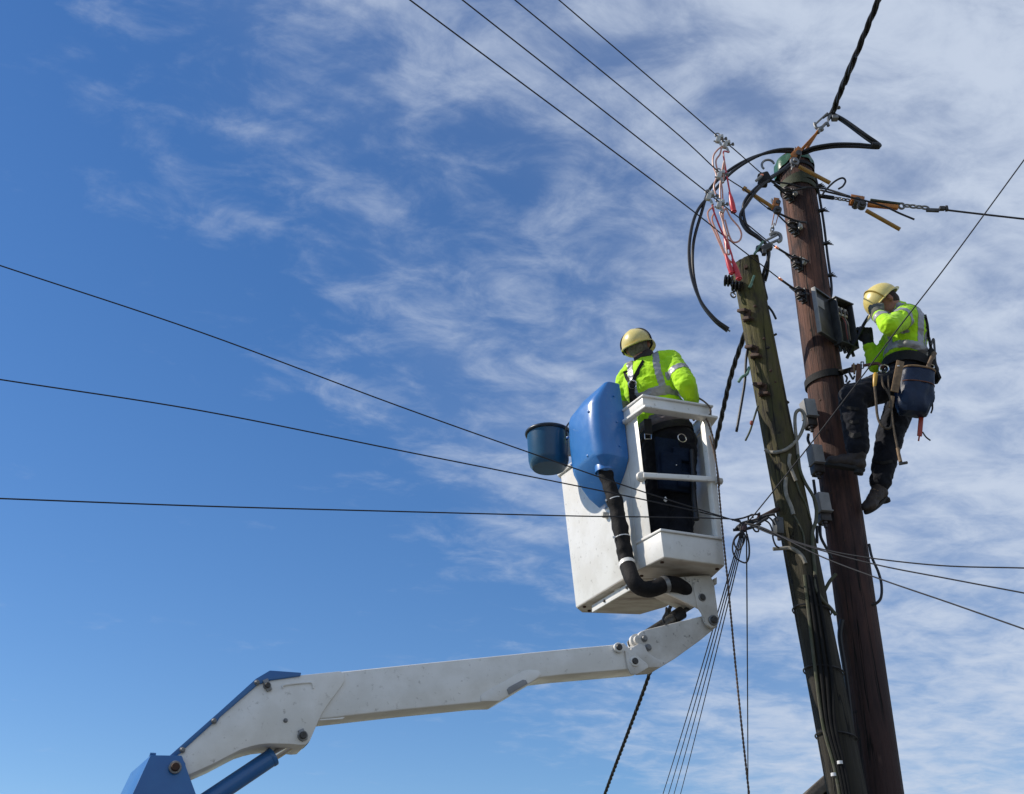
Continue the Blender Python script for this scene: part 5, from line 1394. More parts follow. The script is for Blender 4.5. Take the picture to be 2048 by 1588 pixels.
def boot(parent, ankle, heel, toe, updir, name='boot', shin=None):
    ax = (toe - heel); Lf = ax.length; ax.normalize()
    up = (updir - ax * updir.dot(ax)).normalized(); sd_ = ax.cross(up)
    M = basis(sd_, ax, up)
    m = MB()
    sh_ = (shin or up).normalized()
    cap(m, ankle + sh_ * 0.09, ankle - sh_ * 0.02, 0.060, 0.053)
    m.ell(heel + ax * 0.045 + up * 0.035, (0.042, 0.050, 0.045), M)
    m.ell(heel + ax * Lf * 0.45 + up * 0.042, (0.044, Lf * 0.36, 0.046), M)
    m.ell(heel + ax * Lf * 0.74 + up * 0.026, (0.052, Lf * 0.27, 0.038), M)
    cap(m, ankle - sh_ * 0.02, heel + ax * Lf * 0.42 + up * 0.05, 0.050, 0.044)
    b = obj(name, blob(m, 0.008, 5, 0.003, (40, 40, 40)), BOOT, parent, smooth=0)
    pts = []
    for i in range(24):
        t = 2 * math.pi * i / 24
        y = math.cos(t); x = math.sin(t)
        w = 0.040 + 0.014 * max(0, y)
        pts.append(heel + ax * (Lf * 0.5 + Lf * 0.51 * y) + sd_ * w * x * (1.0 - 0.15 * (1 - abs(x))) - up * 0.012)
    so = obj('sole', MB().prism(pts, up * 0.022), SOLE, b, bevel=0.004)
    pts2 = [heel + ax * (Lf * (0.02 + 0.12 * (1 + math.cos(q)))) + sd_ * 0.040 * math.sin(q) - up * 0.034 for q in [2 * math.pi * k / 14 for k in range(14)]]
    obj('heel_block', MB().prism(pts2, up * 0.024), SOLE, b, bevel=0.003)
    ll = MB()
    for i in range(4):
        q = heel + ax * Lf * (0.42 + 0.08 * i) + up * (0.092 - 0.012 * i)
        ll.tube([q - sd_ * 0.03 - up * 0.01, q + up * 0.004, q + sd_ * 0.03 - up * 0.01], 0.004, 6)
    obj('laces', ll, LEATHER, b)
    return b

# ---- worker in the basket, seen from behind
F1 = Vector((0.42, 0.91, 0)).normalized(); R1 = Vector((F1.y, -F1.x, 0)); Z1 = ZUP
pelv = P(1336, 884, 7.33); sh = P(1294, 736, 7.28); hc1 = P(1276, 693, 7.26)
ax1 = (sh - pelv).normalized()
w1 = empty('person', (pelv.x, pelv.y, HF + 0.03), 'worker in hi-vis shirt and yellow helmet standing in the basket, back turned', 'person')
tl = (ax1 - F1 * ax1.dot(F1)).normalized(); rl = (R1 - tl * R1.dot(tl)).normalized()
MT = basis(rl, F1, tl)
rs = sh + rl * 0.175 - tl * 0.015; ls = sh - rl * 0.160 - tl * 0.035
re_ = P(1372, 768, 7.08); rw = P(1386, 806, 7.25); rh = P(1398, 822, 7.28)
le = Vector((ls.x - 0.05, ls.y + 0.17, ls.z - 0.24)); lw = Vector((ls.x + 0.10, ls.y + 0.36, ls.z - 0.22))
lk = Vector((pelv.x - 0.085, 7.36, HF + 0.50)); la = Vector((pelv.x - 0.085, 7.42, HF + 0.12))
rk = Vector((pelv.x + 0.06, 7.34, HF + 0.50)); ra_ = Vector((pelv.x + 0.02, 7.36, HF + 0.12))
lhip = pelv - rl * 0.09 - tl * 0.03; rhip = pelv + rl * 0.09 - tl * 0.03
hr = (R1 + Vector((0, 0, 0.20))).normalized(); hf = F1; hu = hr.cross(hf).normalized()
nb = sh + tl * 0.04 - F1 * 0.01
def torso(m, k, pelv, sh, M, tl, F, chest=(0.170, 0.118, 0.19)):
    m.ell(sh - tl * 0.13, (chest[0] + k, chest[1] + k, chest[2]), M, 24, 16)
    m.ell(sh.lerp(pelv, 0.5) - tl * 0.03, (0.150 + k, 0.108 + k, 0.20), M, 24, 16)
    m.ell(pelv + tl * 0.06, (0.158 + k, 0.112 + k, 0.15), M, 24, 14)
body = MB()
torso(body, -0.018, pelv, sh, MT, tl, F1)
cap(body, nb - tl * 0.03, hc1 - hu * 0.03, 0.060, 0.056)
head_prims(body, hc1, hr, hf, hu)
for a, b, c, q in ((ls, le, lw, 0), (rs, re_, rw, 0)):
    cap(body, a, b, 0.052, 0.042); cap(body, b, c, 0.042, 0.030)
for a, b, c in ((lhip, lk, la), (rhip, rk, ra_)):
    cap(body, a, b, 0.080, 0.058); cap(body, b, c, 0.056, 0.040)
hand_prims(body, rw + (rh - rw) * 0.3, rh - rw, Vector((0.3, -1, 0.3)), -R1, (0.5, 0.6, 0.4))
hand_prims(body, lw, F1 - ZUP * 0.3, ZUP + R1 * -0.2, R1, (0.5, 0.6, 0.4))
for a_, hx in ((la, -0.02), (ra_, 0.02)):
    cap(body, a_, a_ + Vector((hx, 0.14, -0.07)), 0.036, 0.03)
obj('body', blob(body, 0.009, 3), SKIN, w1, smooth=0)
m = MB()
M_ = basis(hr, hf, hu)
m.ell(hc1 + hu * 0.010 - hf * 0.010, (0.081, 0.096, 0.103), M_, 24, 16)
m.ell(hc1 - hu * 0.030 - hf * 0.030, (0.060, 0.062, 0.040), M_, 24, 14)
obj('hair', blob(m, 0.007, 3), HAIR_GREY, w1, smooth=0)
shirt_m = MB()
torso(shirt_m, 0.022, pelv + tl * 0.16, sh, MT, tl, F1, (0.178, 0.120, 0.20))
shirt_m.ell(pelv + tl * 0.20, (0.172, 0.130, 0.10), MT, 24, 14)
cap(shirt_m, nb - tl * 0.02, nb + tl * 0.02 + F1 * 0.01, 0.080, 0.068)
cap(shirt_m, sh - rl * 0.10, ls, 0.085, 0.075); cap(shirt_m, sh + rl * 0.10, rs, 0.085, 0.078)
cap(shirt_m, ls, le, 0.074, 0.062); cap(shirt_m, le, le.lerp(lw, 0.85), 0.060, 0.044)
cap(shirt_m, rs, re_, 0.076, 0.070); cap(shirt_m, re_, re_.lerp(rw, 0.80), 0.068, 0.050)
shirt1 = obj('shirt', blob(shirt_m, 0.0070, 3, 0.010, (11, 11, 19), 3.0, True), HIVIS, w1, smooth=0)
zb1 = P(1312, 782, 7.15)
def t1(c, n):
    da, ta = seg_d(c, rs, re_); dl, tl_ = seg_d(c, ls, le); df, tf = seg_d(c, re_, rw)
    q = c - sh; lat = q.dot(rl); axd = (c - zb1).dot(tl)
    arm = da < 0.10 and ta > 0.22 and lat > 0.13
    if arm or (lat > 0.235): return 0.50 < ta < 0.66 and da < 0.10 and df > 0.075
    if dl < 0.10 and tl_ > 0.25 and lat < -0.14: return 0.48 < tl_ < 0.64
    if abs(axd) < 0.026: return True
    return axd > 0.026 and 0.075 < abs(lat) < 0.118 and q.dot(tl) < 0.07
obj('reflective_tape', shell_from(shirt1, t1), TAPE, shirt1, smooth=0)
cuff = MB(); cap(cuff, re_.lerp(rw, 0.72), re_.lerp(rw, 0.95), 0.050, 0.042)
obj('cuff', blob(cuff, 0.007, 3, 0.006, (20, 20, 60)), DARKSHIRT, shirt1, smooth=0)
col = MB().tube([nb + tl * 0.0 + F1 * 0.0, nb + tl * 0.075 + F1 * 0.004], [0.082, 0.070], 24)
obj('collar', blob(col, 0.006, 2, 0.003, (40, 40, 40)), DARKSHIRT, shirt1, smooth=0)
und = MB(); und.ell(pelv + tl * 0.125, (0.181, 0.138, 0.13), MT, 24, 14)
obj('undershirt', blob(und, 0.007, 2, 0.010, (6, 6, 34), 1.0, True), mat('grey_undershirt', (0.12, 0.10, 0.10), 0.9, col2=(0.2, 0.17, 0.16), nscale=12, namt=0.7, bump=0.4, bscale=60), w1, smooth=0)
tr = MB(); tr.ell(pelv + tl * 0.015, (0.178, 0.135, 0.145), MT, 24, 14)
for a, b, c in ((lhip, lk, la), (rhip, rk, ra_)):
    cap(tr, a, b, 0.108, 0.094); cap(tr, b, c + Vector((0, 0, 0.03)), 0.094, 0.084)
obj('trousers', blob(tr, 0.009, 4, 0.010, (10, 10, 13), 5.0, True), NAVY, w1, smooth=0)
for a_ in (la, ra_):
    boot(w1, a_, Vector((a_.x, a_.y - 0.06, HF + 0.065)), Vector((a_.x + 0.05, a_.y + 0.20, HF + 0.065)), ZUP)
# helmet with dark edge trim
hm, HM, hpt, hprof = helmet(w1, hc1 + hu * 0.010 - hf * 0.004, hr, (hf + hu * 0.22).normalized(), (hu - hf * 0.22).normalized(), 0.95)
HC = hc1 + hu * 0.010 - hf * 0.004
trim = []
for k in range(41):
    t = -R(112) + R(224) * k / 40
    v = Vector((0.113 * math.sin(t), 0.010 - 0.045 * abs(math.sin(t)), 0.121 * math.cos(t)))
    trim.append(HC + HM @ v)
obj('edge_trim', MB().tube(trim, 0.0055, 8), WEB_BLK, hm)
obj('head_band', MB().ring(HC + hu * -0.012, hu, 0.100, 0.007, 30, 6), WEB_BLK, hm)
# harness
bv1 = [bvh_of(shirt1)]
har = empty('dummy', (0, 0, 0), None, None) if False else None
def strap_on(px, w_, bvhs, parent, name='strap', mat_=WEB_BLK, off=0.007, t=0.004, dense=6, dflt=None):
    pts = []
    for (x0, y0), (x1, y1) in zip(px[:-1], px[1:]):
        for i in range(dense):
            pts.append(snap(x0 + (x1 - x0) * i / dense, y0 + (y1 - y0) * i / dense, bvhs, off, dflt))
    pts.append(snap(px[-1][0], px[-1][1], bvhs, off, dflt))
    pts = [p for p in pts if p is not None]
    if len(pts) < 2: return None
    return obj(name, ribbon(pts, w_, t), mat_, parent, smooth=None)
st = strap_on([(1288, 722), (1280, 735), (1271, 752), (1265, 768)], 0.030, bv1, w1, 'harness_strap')
strap_on([(1250, 742), (1254, 755), (1262, 768)], 0.030, bv1, w1, 'harness_strap')
strap_on([(1264, 770), (1266, 785), (1268, 806)], 0.058, bv1, w1, 'harness_strap', off=0.010, t=0.010)
q = snap(1265, 769, bv1, 0.014)
obj('d_ring', MB().ring(q, (CAMP - q), 0.028, 0.005, 18, 6), CHROME, w1)
obj('ring_plate', MB().ell(q + (q - CAMP).normalized() * 0.006, (0.026, 0.008, 0.028)), WEB_BLK, w1)
# belt and its rings
zbel = pelv + tl * 0.055
bel = MB(); vs = []; fs = []; n = 36
for k in range(n):
    t = 2 * math.pi * k / n
    for dz, e in ((-0.026, 0.0), (-0.026, 0.008), (0.026, 0.008), (0.026, 0.0)):
        vs.append(zbel + rl * (0.183 + e) * math.cos(t) + F1 * (0.142 + e) * math.sin(t) + tl * dz)
for k in range(n):
    a = k * 4; b = ((k + 1) % n) * 4
    for j in range(4): fs.append((a + j, b + j, b + (j + 1) % 4, a + (j + 1) % 4))
obj('belt', bel.add(vs, fs), WEB_BLK, w1, smooth=40)
obj('belt_strap', MB().beam(P(1295, 838, 7.14), P(1298, 872, 7.13), 0.008, 0.05, (1, 0, 0)), WEB_BLK, w1)
for (x, y, s_) in ((1296, 873, 0.024), (1364, 876, 0.030)):
    c = P(x, y, 7.12); a_, b_ = Vector((1, 0.35, 0)).normalized(), Vector((0, 0, 1))
    if x == 1296: pts = [c + a_ * s_ * i + b_ * s_ * j for i, j in ((-1, -1), (1, -0.6), (1, 0.8), (-1, 0.6), (-1, -1))]
    else: pts = [c + a_ * s_ * math.cos(t) + b_ * s_ * math.sin(t) for t in [2 * math.pi * k / 16 for k in range(17)]]
    obj('belt_ring', MB().tube(pts, 0.004, 6), CHROME, w1)
# tool pouch at his back
def pouch1():
    c = P(1347, 930, 7.195)
    e = empty('tool_pouch', c - ZUP * 0.16, 'dark blue tool pouch with pockets on the belt of the worker in the basket', 'tool pouch')
    a_ = Vector((1, 0.33, 0)).normalized(); n_ = Vector((0.33, -1, 0)).normalized(); u_ = ZUP
    b = obj('back', MB().box(c, 0.25, 0.03, 0.38, a_, n_, u_), POUCH_CLOTH, e, bevel=0.012)
    obj('pocket', MB().box(c + n_ * 0.022 - u_ * 0.02 - a_ * 0.03, 0.15, 0.035, 0.18, a_, n_, u_ + n_ * 0.1), POUCH_CLOTH, e, bevel=0.016, seg=3)
    obj('pocket', MB().box(c + n_ * 0.025 + u_ * 0.07 + a_ * 0.05, 0.13, 0.04, 0.10, a_, n_, u_), POUCH_CLOTH, e, bevel=0.014, seg=3)
    obj('pocket', MB().box(c + n_ * 0.02 - u_ * 0.11 + a_ * 0.06, 0.10, 0.035, 0.12, a_, n_, u_), POUCH_CLOTH, e, bevel=0.016, seg=3)
    obj('rivet', MB().ell(c + n_ * 0.041 - u_ * 0.02, (0.006, 0.006, 0.006), None, 8, 6), CHROME, e)
    return c
pc = pouch1()
obj('hand_tool', MB().tube([P(1383, 900, 7.17), P(1388, 1000, 7.18), P(1392, 1040, 7.18)], [0.016, 0.018, 0.022], 10), BLACK_RUB, None, label='dark tool hanging beside the pouch inside the basket', cat='tool')
obj('plumb_tip', MB().lathe(P(1331, 998, 7.14), (0, 0, 1), [(-0.02, 0.004), (-0.008, 0.013), (0.002, 0.010), (0.016, 0.003)], 10), TIE, None, label='tiny pale plumb tip hanging below the blue pouch', cat='tool')

# ---- worker strapped to the pole
w2p = P(1812, 748, 7.08)
pel2 = w2p; nk2 = P(1806, 626, 7.06); sh2 = P(1812, 634, 7.06)
ax2 = (sh2 - pel2).normalized()
F2 = Vector((-0.98, 0.15, 0)); F2 = (F2 - ax2 * F2.dot(ax2)).normalized(); R2 = F2.cross(ax2).normalized()
M2 = basis(R2, F2, ax2)
near = -R2 if R2.y > 0 else R2
hf2 = Vector((-0.66, 0.10, -0.72)).normalized(); hu2 = Vector((-0.72, -0.05, 0.66)); hu2 = (hu2 - hf2 * hu2.dot(hf2)).normalized(); hr2 = hf2.cross(hu2).normalized()
hc2 = P(1769, 604, 7.06)
lsh, rsh = P(1812, 634, 6.90), P(1806, 640, 7.24)
lel, lwr, lhd = P(1779, 653, 6.70), P(1753, 628, 6.86), P(1752, 606, 6.93)
rel, rwr, rhd = P(1750, 730, 7.24), P(1736, 684, 7.24), P(1730, 656, 7.22)
lh2, rh2 = P(1800, 762, 6.99), P(1816, 766, 7.17)
lkn, lan = P(1704, 796, 6.93), P(1716, 905, 6.98)
rkn, ran = P(1780, 872, 7.16), P(1760, 968, 7.20)
w2 = empty('person', P(1740, 1024, 7.2), 'worker in hi-vis shirt and yellow helmet climbing on the red-brown pole', 'person')
body = MB()
torso(body, -0.008, pel2, sh2, M2, ax2, F2)
cap(body, nk2 - ax2 * 0.02, hc2 - hu2 * 0.02 - hf2 * 0.02, 0.060, 0.056)
head_prims(body, hc2, hr2, hf2, hu2)
for a, b, c in ((lsh, lel, lwr), (rsh, rel, rwr)):
    cap(body, a, b, 0.050, 0.040); cap(body, b, c, 0.040, 0.030)
for a, b, c in ((lh2, lkn, lan), (rh2, rkn, ran)):
    cap(body, a, b, 0.078, 0.056); cap(body, b, c, 0.054, 0.038)
hand_prims(body, lwr, lhd - lwr, near + F2 * 0.2, -F2, (0.25, 0.3, 0.2), 0.78)
hand_prims(body, rwr, rhd - rwr, near * 0.8 + F2 * -0.2, ZUP * 0.2 + F2, (1.0, 1.2, 0.8), 0.72)
obj('body', blob(body, 0.009, 3), SKIN, w2, smooth=0)
m = MB(); M_ = basis(hr2, hf2, hu2)
m.ell(hc2 + hu2 * 0.018 - hf2 * 0.014, (0.080, 0.095, 0.101), M_, 24, 16)
m.ell(hc2 - hu2 * 0.025 - hf2 * 0.040, (0.070, 0.058, 0.060), M_, 24, 14)
obj('hair', blob(m, 0.007, 3), HAIR_DARK, w2, smooth=0)
sm = MB()
torso(sm, 0.020, pel2 + ax2 * 0.13, sh2, M2, ax2, F2, (0.172, 0.126, 0.20))
sm.ell(pel2 + ax2 * 0.145, (0.180, 0.146, 0.085), M2, 24, 14)
cap(sm, nk2 - ax2 * 0.02, nk2 + ax2 * 0.015 + F2 * 0.02, 0.082, 0.070)
for a_ in (lsh, rsh): cap(sm, sh2.lerp(a_, 0.4) - ax2 * 0.01, a_, 0.090, 0.080)
cap(sm, lsh, lel, 0.074, 0.064); cap(sm, lel, lel.lerp(lwr, 0.72), 0.063, 0.048)
cap(sm, rsh, rel, 0.066, 0.054); cap(sm, rel, rel.lerp(rwr, 0.80), 0.053, 0.043)
shirt2 = obj('shirt', blob(sm, 0.0070, 3, 0.010, (15, 11, 18), 8.0, True), HIVIS, w2, smooth=0)
zb2 = P(1815, 694, 6.95)
def t2f(c, n):
    da, ta = seg_d(c, lsh, lel); df, tf = seg_d(c, lel, lwr); dr, tr_ = seg_d(c, rsh, rel)
    q = c - sh2; lat = q.dot(near); axd = (c - zb2).dot(ax2 + F2 * -0.10)
    if df < 0.085 and df < da - 0.004 and tf > 0.2: return 0.42 < tf < 0.66
    if da < 0.098 and ta > 0.2 and lat > 0.10: return 0.18 < ta < 0.36
    if dr < 0.085 and tr_ > 0.3: return False
    if abs(axd) < 0.026: return True
    fw = q.dot(F2)
    if axd < 0: return False
    return 0.065 < lat < 0.112 or (abs(fw + 0.075) < 0.022 and lat > 0.05)
obj('reflective_tape', shell_from(shirt2, t2f), TAPE, shirt2, smooth=0)
und = MB(); und.ell(pel2 + ax2 * 0.070, (0.160, 0.124, 0.070), M2, 24, 14)
obj('undershirt', blob(und, 0.007, 2, 0.008, (6, 6, 34), 1.0, True), DARKSHIRT, w2, smooth=0)
tr = MB(); tr.ell(pel2 - ax2 * 0.01, (0.172, 0.142, 0.145), M2, 24, 14)
cap(tr, lh2, lkn, 0.108, 0.088); cap(tr, lkn, lan + (lkn - lan) * 0.10, 0.090, 0.074)
cap(tr, rh2, rkn, 0.106, 0.086); cap(tr, rkn, ran + (rkn - ran) * 0.06, 0.088, 0.070)
trs = obj('trousers', blob(tr, 0.009, 4, 0.012, (11, 11, 14), 2.0, True), NAVY, w2, smooth=0)
gl = MB(); hand_prims(gl, lwr, lhd - lwr, near + F2 * 0.2, -F2, (0.25, 0.3, 0.2), 1.22)
cap(gl, lwr.lerp(lel, 0.12), lwr, 0.050, 0.040)
obj('glove', blob(gl, 0.0055, 2, 0.003, (40, 40, 40)), GLOVE_OL, w2, smooth=0)
gr = MB(); hand_prims(gr, rwr, rhd - rwr, near * 0.8 + F2 * -0.2, ZUP * 0.2 + F2, (1.0, 1.2, 0.8), 1.15)
cap(gr, rwr.lerp(rel, 0.20), rwr, 0.038, 0.040)
obj('glove', blob(gr, 0.0055, 2, 0.003, (40, 40, 40)), GLOVE_BLK, w2, smooth=0)
boot(w2, lan, P(1730, 940, 6.98), P(1650, 928, 7.06), (lkn - lan), shin=lkn - lan)
boot(w2, ran, P(1773, 990, 7.25), P(1731, 1026, 7.15), (rkn - ran), shin=rkn - ran)
hm2, HM2, _, _ = helmet(w2, hc2 + hu2 * 0.024 + hf2 * 0.004, hr2, hf2, hu2, 0.95)
HC2 = hc2 + hu2 * 0.024 + hf2 * 0.004
trim = []
for k in range(31):
    t = -R(100) + R(200) * k / 30
    trim.append(HC2 + HM2 @ Vector((0.1135 * math.sin(t), 0.030, 0.1195 * math.cos(t))))
obj('shell_rib', MB().tube(trim, 0.005, 8), mat('dark_yellow_trim', (0.38, 0.27, 0.04), 0.4), hm2)
obj('head_band', MB().ring(HC2 - hu2 * 0.010, hu2, 0.100, 0.007, 30, 6), WEB_BLK, hm2)
# belt
bel = MB(); vs = []; fs = []; zbel = pel2 + ax2 * 0.045
for k in range(n):
    t = 2 * math.pi * k / n
    for dz, e in ((-0.035, 0.0), (-0.035, 0.010), (0.035, 0.010), (0.035, 0.0)):
        vs.append(zbel + R2 * (0.182 + e) * math.cos(t) + F2 * (0.150 + e) * math.sin(t) + ax2 * dz)
for k in range(n):
    a = k * 4; b = ((k + 1) % n) * 4
    for j in range(4): fs.append((a + j, b + j, b + (j + 1) % 4, a + (j + 1) % 4))
obj('belt', bel.add(vs, fs), WEB_BLK, w2, smooth=40)
c = P(1771, 751, 6.90)
obj('hip_plate', MB().ell(c, (0.040, 0.014, 0.034)), STEEL_DK, w2)
obj('d_ring', MB().ring(P(1768, 738, 6.89), (0.2, 1, 0.1), 0.030, 0.005, 18, 6), CHROME, w2)
btr = [bvh_of(trs)]
strap_on([(1694, 815), (1705, 816), (1718, 818)], 0.02, btr, w2, 'knee_strap', off=0.008)
strap_on([(1697, 842), (1706, 845), (1718, 842)], 0.02, btr, w2, 'knee_strap', off=0.008)
strap_on([(1698, 868), (1708, 872), (1722, 868)], 0.03, btr, w2, 'knee_strap', off=0.008)
strap_on([(1742, 920), (1765, 926), (1785, 922)], 0.02, btr, w2, 'knee_strap', off=0.008)
# harness at his back
strap_on([(1846, 620), (1853, 650), (1857, 690), (1858, 705)], 0.03, [bvh_of(shirt2)], w2, 'harness_strap')
wire_hold = crom([P(1694, 716, 7.22), P(1702, 700, 7.21), P(1712, 681, 7.20), P(1722, 662, 7.19), P(1727, 650, 7.185), P(1738, 632, 7.16)], 5)
obj('cable_end', MB().tube(wire_hold, 0.012, 8), BLACK_RUB, None, label='black cable end held in the black glove by the fuse cabinet', cat='cable')

# pole strap round the pole
e = empty('pole_strap', P(1650, 745, 7.17), 'black pole strap with brown leather end round the red-brown pole', 'strap')
zs = onR(1650, 746).z
cR = RA(zs); pts = []
H1 = P(1768, 744, 6.90); H2 = pel2 + ax2 * 0.04 + R2 * (0.19 if R2.y > 0 else -0.19)
rr_ = RR + 0.010
arc = []
for k in range(29):
    t = R(-52) - R(250) * k / 28
    arc.append(Vector((cR.x + rr_ * math.cos(t), cR.y + rr_ * math.sin(t), zs + 0.02 * math.cos(t))))
tail = [arc[0].lerp(P(1708, 737, 7.02), q) for q in (1.0, 0.5)]
obj('belt_band', ribbon(tail + arc + [arc[-1].lerp(H2, q) for q in (0.5, 1.0)], 0.052, 0.007, nrm=[Vector((p.x - cR.x, p.y - cR.y, 0)).normalized() if i > 1 else Vector((0.3, -1, 0)) for i, p in enumerate(tail + arc + [0, 0] if False else (tail + arc + [arc[-1].lerp(H2, 0.5), H2]))]), WEB_BLK, e, smooth=None)
obj('leather_end', MB().beam(P(1702, 737, 7.03), P(1712, 737, 7.01), 0.014, 0.058), LEATHER_RED, e, bevel=0.004)
obj('keeper', MB().beam(P(1707, 727, 7.01), P(1709, 748, 7.01), 0.018, 0.010, (1, 0, 0)), LEATHER, e, bevel=0.002)
obj('hanging_leather', MB().beam(P(1719, 728, 7.0), P(1716, 764, 7.0), 0.012, 0.036, (1, 0, 0)), LEATHER_RED, e, bevel=0.003)
rq = [P(1722, 724, 6.99), P(1727, 724, 6.99), P(1727, 736, 6.99), P(1722, 738, 6.99), P(1722, 724, 6.99)]
obj('buckle', MB().tube(rq, 0.005, 6), STEEL, e)
obj('link_rope', MB().tube(crom([P(1727, 731, 6.99), P(1740, 729, 6.96), P(1755, 727, 6.93), P(1766, 735, 6.90)], 5), 0.011, 8), LEATHER_RED, e)
for pts in (((1697, 742), (1702, 752), (1706, 758), (1709, 752)), ((1700, 762), (1694, 768), (1692, 778)), ((1690, 750), (1694, 756), (1692, 764))):
    obj('loose_end', MB().tube(crom([P(x, y, 7.04) for x, y in pts], 5), 0.007, 6), BLACK_RUB, e)

# blue tool bag on his hip
tc_, bc_ = P(1834, 745, 6.86), P(1826, 828, 6.86)
bag = empty('tool_bag', bc_, 'blue vinyl tool bag with leather rim on the hip of the climbing worker', 'tool bag')
vs = []; fs = []; n = 40; lv = 14
au = (tc_ - bc_).normalized()
bx = Vector((1, 0.12, -0.10)).normalized(); by = bx.cross(au).normalized()
for i in range(lv + 1):
    t = i / lv; c = bc_.lerp(tc_, t)
    a_ = (0.112 + 0.006 * t + 0.006 * math.sin(t * 5)) * (1 - 0.20 * (1 - t) ** 8); b_ = (0.070 + 0.010 * t) * (1 - 0.3 * (1 - t) ** 8)
    for k in range(n):
        q = 2 * math.pi * k / n
        ca, sa = math.cos(q), math.sin(q)
        ca = math.copysign(abs(ca) ** 0.75, ca); sa = math.copysign(abs(sa) ** 0.75, sa)
        w = (0.016 * mnoise.noise(Vector((ca * 2, sa * 2, t * 2.2)) * 1.5) + 0.007 * mnoise.noise(Vector((ca * 6, sa * 6, t * 3)))) * min(1, 1.6 * (1 - t) + 0.15)
        vs.append(c + bx * (a_ + w) * ca + by * (b_ + w) * sa)
for i in range(lv):
    for k in range(n):
        k2 = (k + 1) % n
        fs.append((i * n + k, i * n + k2, (i + 1) * n + k2, (i + 1) * n + k))
fs.append(tuple(reversed(range(n))))
bg_ = obj('bag_body', MB().add(vs, fs), POUCH, bag, smooth=60)
bg_.modifiers.new('s', 'SOLIDIFY').thickness = 0.004
rim_ = [vs[lv * n + k] + au * 0.002 for k in range(n)]
obj('leather_rim', MB().tube(rim_ + [rim_[0]], 0.007, 8, cap=False), LEATHER, bag)
seam = [bc_.lerp(tc_, 0.66) + bx * 0.116 * math.copysign(abs(math.cos(q)) ** 0.75, math.cos(q)) + by * 0.080 * math.copysign(abs(math.sin(q)) ** 0.75, math.sin(q)) for q in [2 * math.pi * k / n for k in range(n + 1)]]
obj('seam_band', MB().tube(seam, 0.004, 6, cap=False), LEATHER_RED, bag)
obj('leather_strap', MB().beam(P(1801, 722, 6.78), P(1789, 784, 6.78), 0.010, 0.050, (1, 0, 0)), LEATHER, bag, bevel=0.003)
obj('leather_tab', MB().beam(P(1785, 792, 6.79), P(1781, 816, 6.79), 0.012, 0.030, (1, 0, 0)), LEATHER, bag, bevel=0.005)
obj('strap_rivet', MB().ell(P(1797, 732, 6.77), (0.008, 0.006, 0.008), None, 10, 6), CHROME, bag)
obj('side_buckle', MB().ring(P(1864, 785, 6.86), (0.2, 1, 0), 0.014, 0.005, 12, 6).tube(crom([P(1863, 790, 6.86), P(1865, 815, 6.86), P(1862, 826, 6.86)], 4), 0.006, 6), WEB_BLK, bag)
obj('back_flap', MB().box(P(1868, 742, 6.92), 0.022, 0.09, 0.16, (1, 0, 0.2), (0, 1, 0), (-0.2, 0, 1)), WEB_BLK, bag, bevel=0.006)
# tools
GT = 'tools carried on the climber\'s belt'
o_ = empty('hammer', P(1855, 748, 6.88), 'wooden tool handle sticking up out of the blue tool bag', 'tool', GT)
obj('handle', MB().tube([P(1850, 748, 6.87), P(1860, 724, 6.88), P(1869, 706, 6.89)], [0.013, 0.015, 0.017], 10), WOOD_TOOL, o_)
o_ = empty('belt_hook', P(1868, 700, 6.98), 'black snap hooks and sheath at the back of the climbing worker', 'tool', GT)
obj('sheath', MB().tube(crom([P(1858, 676, 6.98), P(1862, 700, 6.96), P(1860, 722, 6.95)], 5), [0.010] * 5 + [0.018] * 6, 10), WEB_BLK, o_)
obj('snap_hook', MB().tube(crom([P(1862, 690, 6.94), P(1867, 678, 6.94), P(1869, 695, 6.94), P(1871, 725, 6.93), P(1876, 740, 6.92), P(1868, 752, 6.91)], 6), 0.008, 8), STEEL_DK, o_)
obj('clip', MB().ring(P(1864, 733, 6.88), (0, 1, 0), 0.016, 0.005, 12, 6), CHROME, o_)
o_ = empty('saw', P(1838, 880, 6.92), 'red bladed tool hanging below the blue tool bag', 'tool', GT)
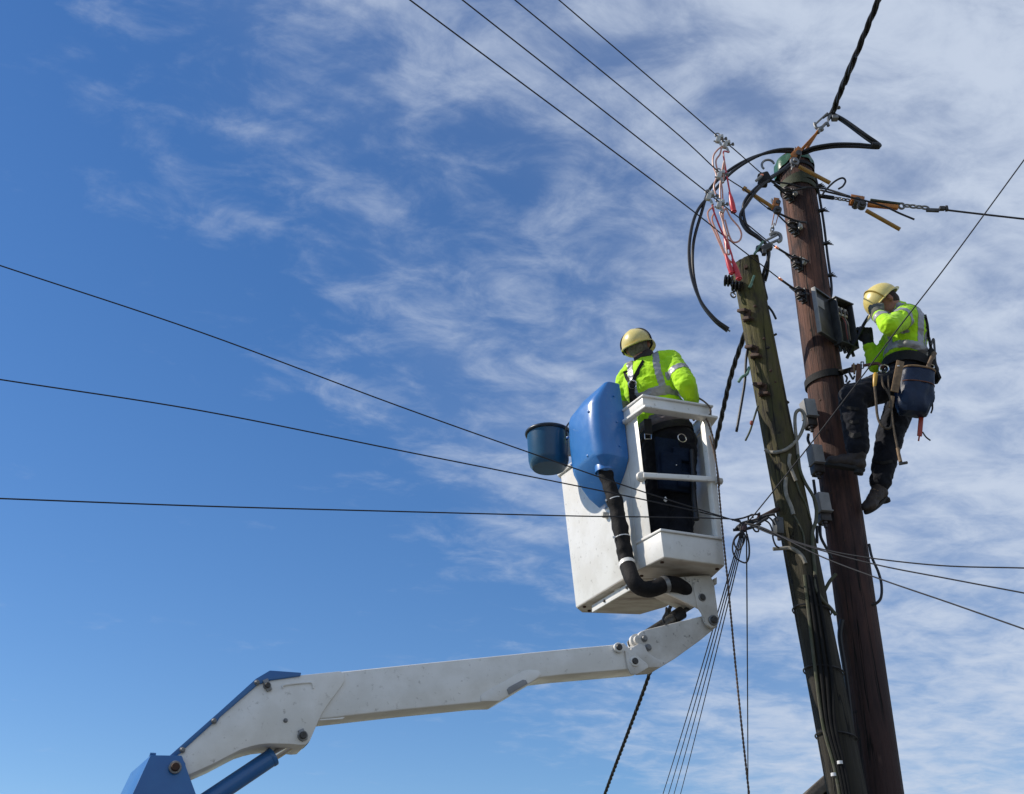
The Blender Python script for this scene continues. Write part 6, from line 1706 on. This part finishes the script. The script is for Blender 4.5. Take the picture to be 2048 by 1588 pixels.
obj('blade_sheath', MB().beam(P(1843, 826, 6.90), P(1839, 872, 6.90), 0.012, 0.030, (1, 0, 0)).beam(P(1839, 870, 6.90), P(1837, 882, 6.90), 0.008, 0.010, (1, 0, 0)), mat('red_brown_paint', (0.36, 0.05, 0.03), 0.45), o_, bevel=0.002)
obj('wire_hook', MB().tube(crom([P(1845, 864, 6.90), P(1852, 874, 6.90), P(1861, 881, 6.90)], 5), 0.005, 6), STEEL_DK, o_)
o_ = empty('screwdriver', P(1749, 772, 6.84), 'yellow handled tool hanging in front of the bent thigh', 'tool', GT)
obj('handle', MB().lathe(P(1751, 746, 6.80), P(1749, 772, 6.80) - P(1751, 746, 6.80), [(0, 0.010), (0.01, 0.016), (0.07, 0.014), (0.10, 0.010), (0.11, 0.007)], 12), YELLOW_GRIP, o_)
LC = mat('worn_lanyard', (0.10, 0.075, 0.05), 0.85, col2=(0.05, 0.035, 0.025), nscale=40, namt=0.8, bump=0.5, bscale=120)
wire('lanyard', crom([P(1749, 772, 6.80), P(1752, 800, 6.79), P(1754, 826, 6.79), P(1758, 842, 6.79), P(1766, 853, 6.79), P(1776, 857, 6.79), P(1783, 851, 6.79), P(1784, 835, 6.79)], 6), 0.009, LC, 'worn leather lanyard looping below the yellow handled tool', 'lanyard', n=8)
o_ = empty('hammer', P(1802, 930, 6.80), 'small hammer dangling from a cord below the tool bag', 'tool', GT)
obj('cord', MB().tube(crom([P(1763, 752, 6.84), P(1766, 770, 6.82), P(1776, 785, 6.80), P(1781, 800, 6.79), P(1784, 830, 6.78), P(1787, 855, 6.78), P(1792, 880, 6.78), P(1796, 900, 6.78)], 6), 0.0075, 7), LC, o_)
obj('cord', MB().tube(crom([P(1776, 752, 6.84), P(1777, 770, 6.82), P(1779, 790, 6.80)], 6), 0.007, 7), LC, o_)
obj('handle', MB().tube([P(1795, 896, 6.78), P(1801, 924, 6.78)], [0.010, 0.012], 10), LEATHER, o_)
obj('hammer_head', MB().beam(P(1798, 928, 6.78), P(1815, 925, 6.78), 0.016, 0.016), STEEL_DK, o_, bevel=0.003)
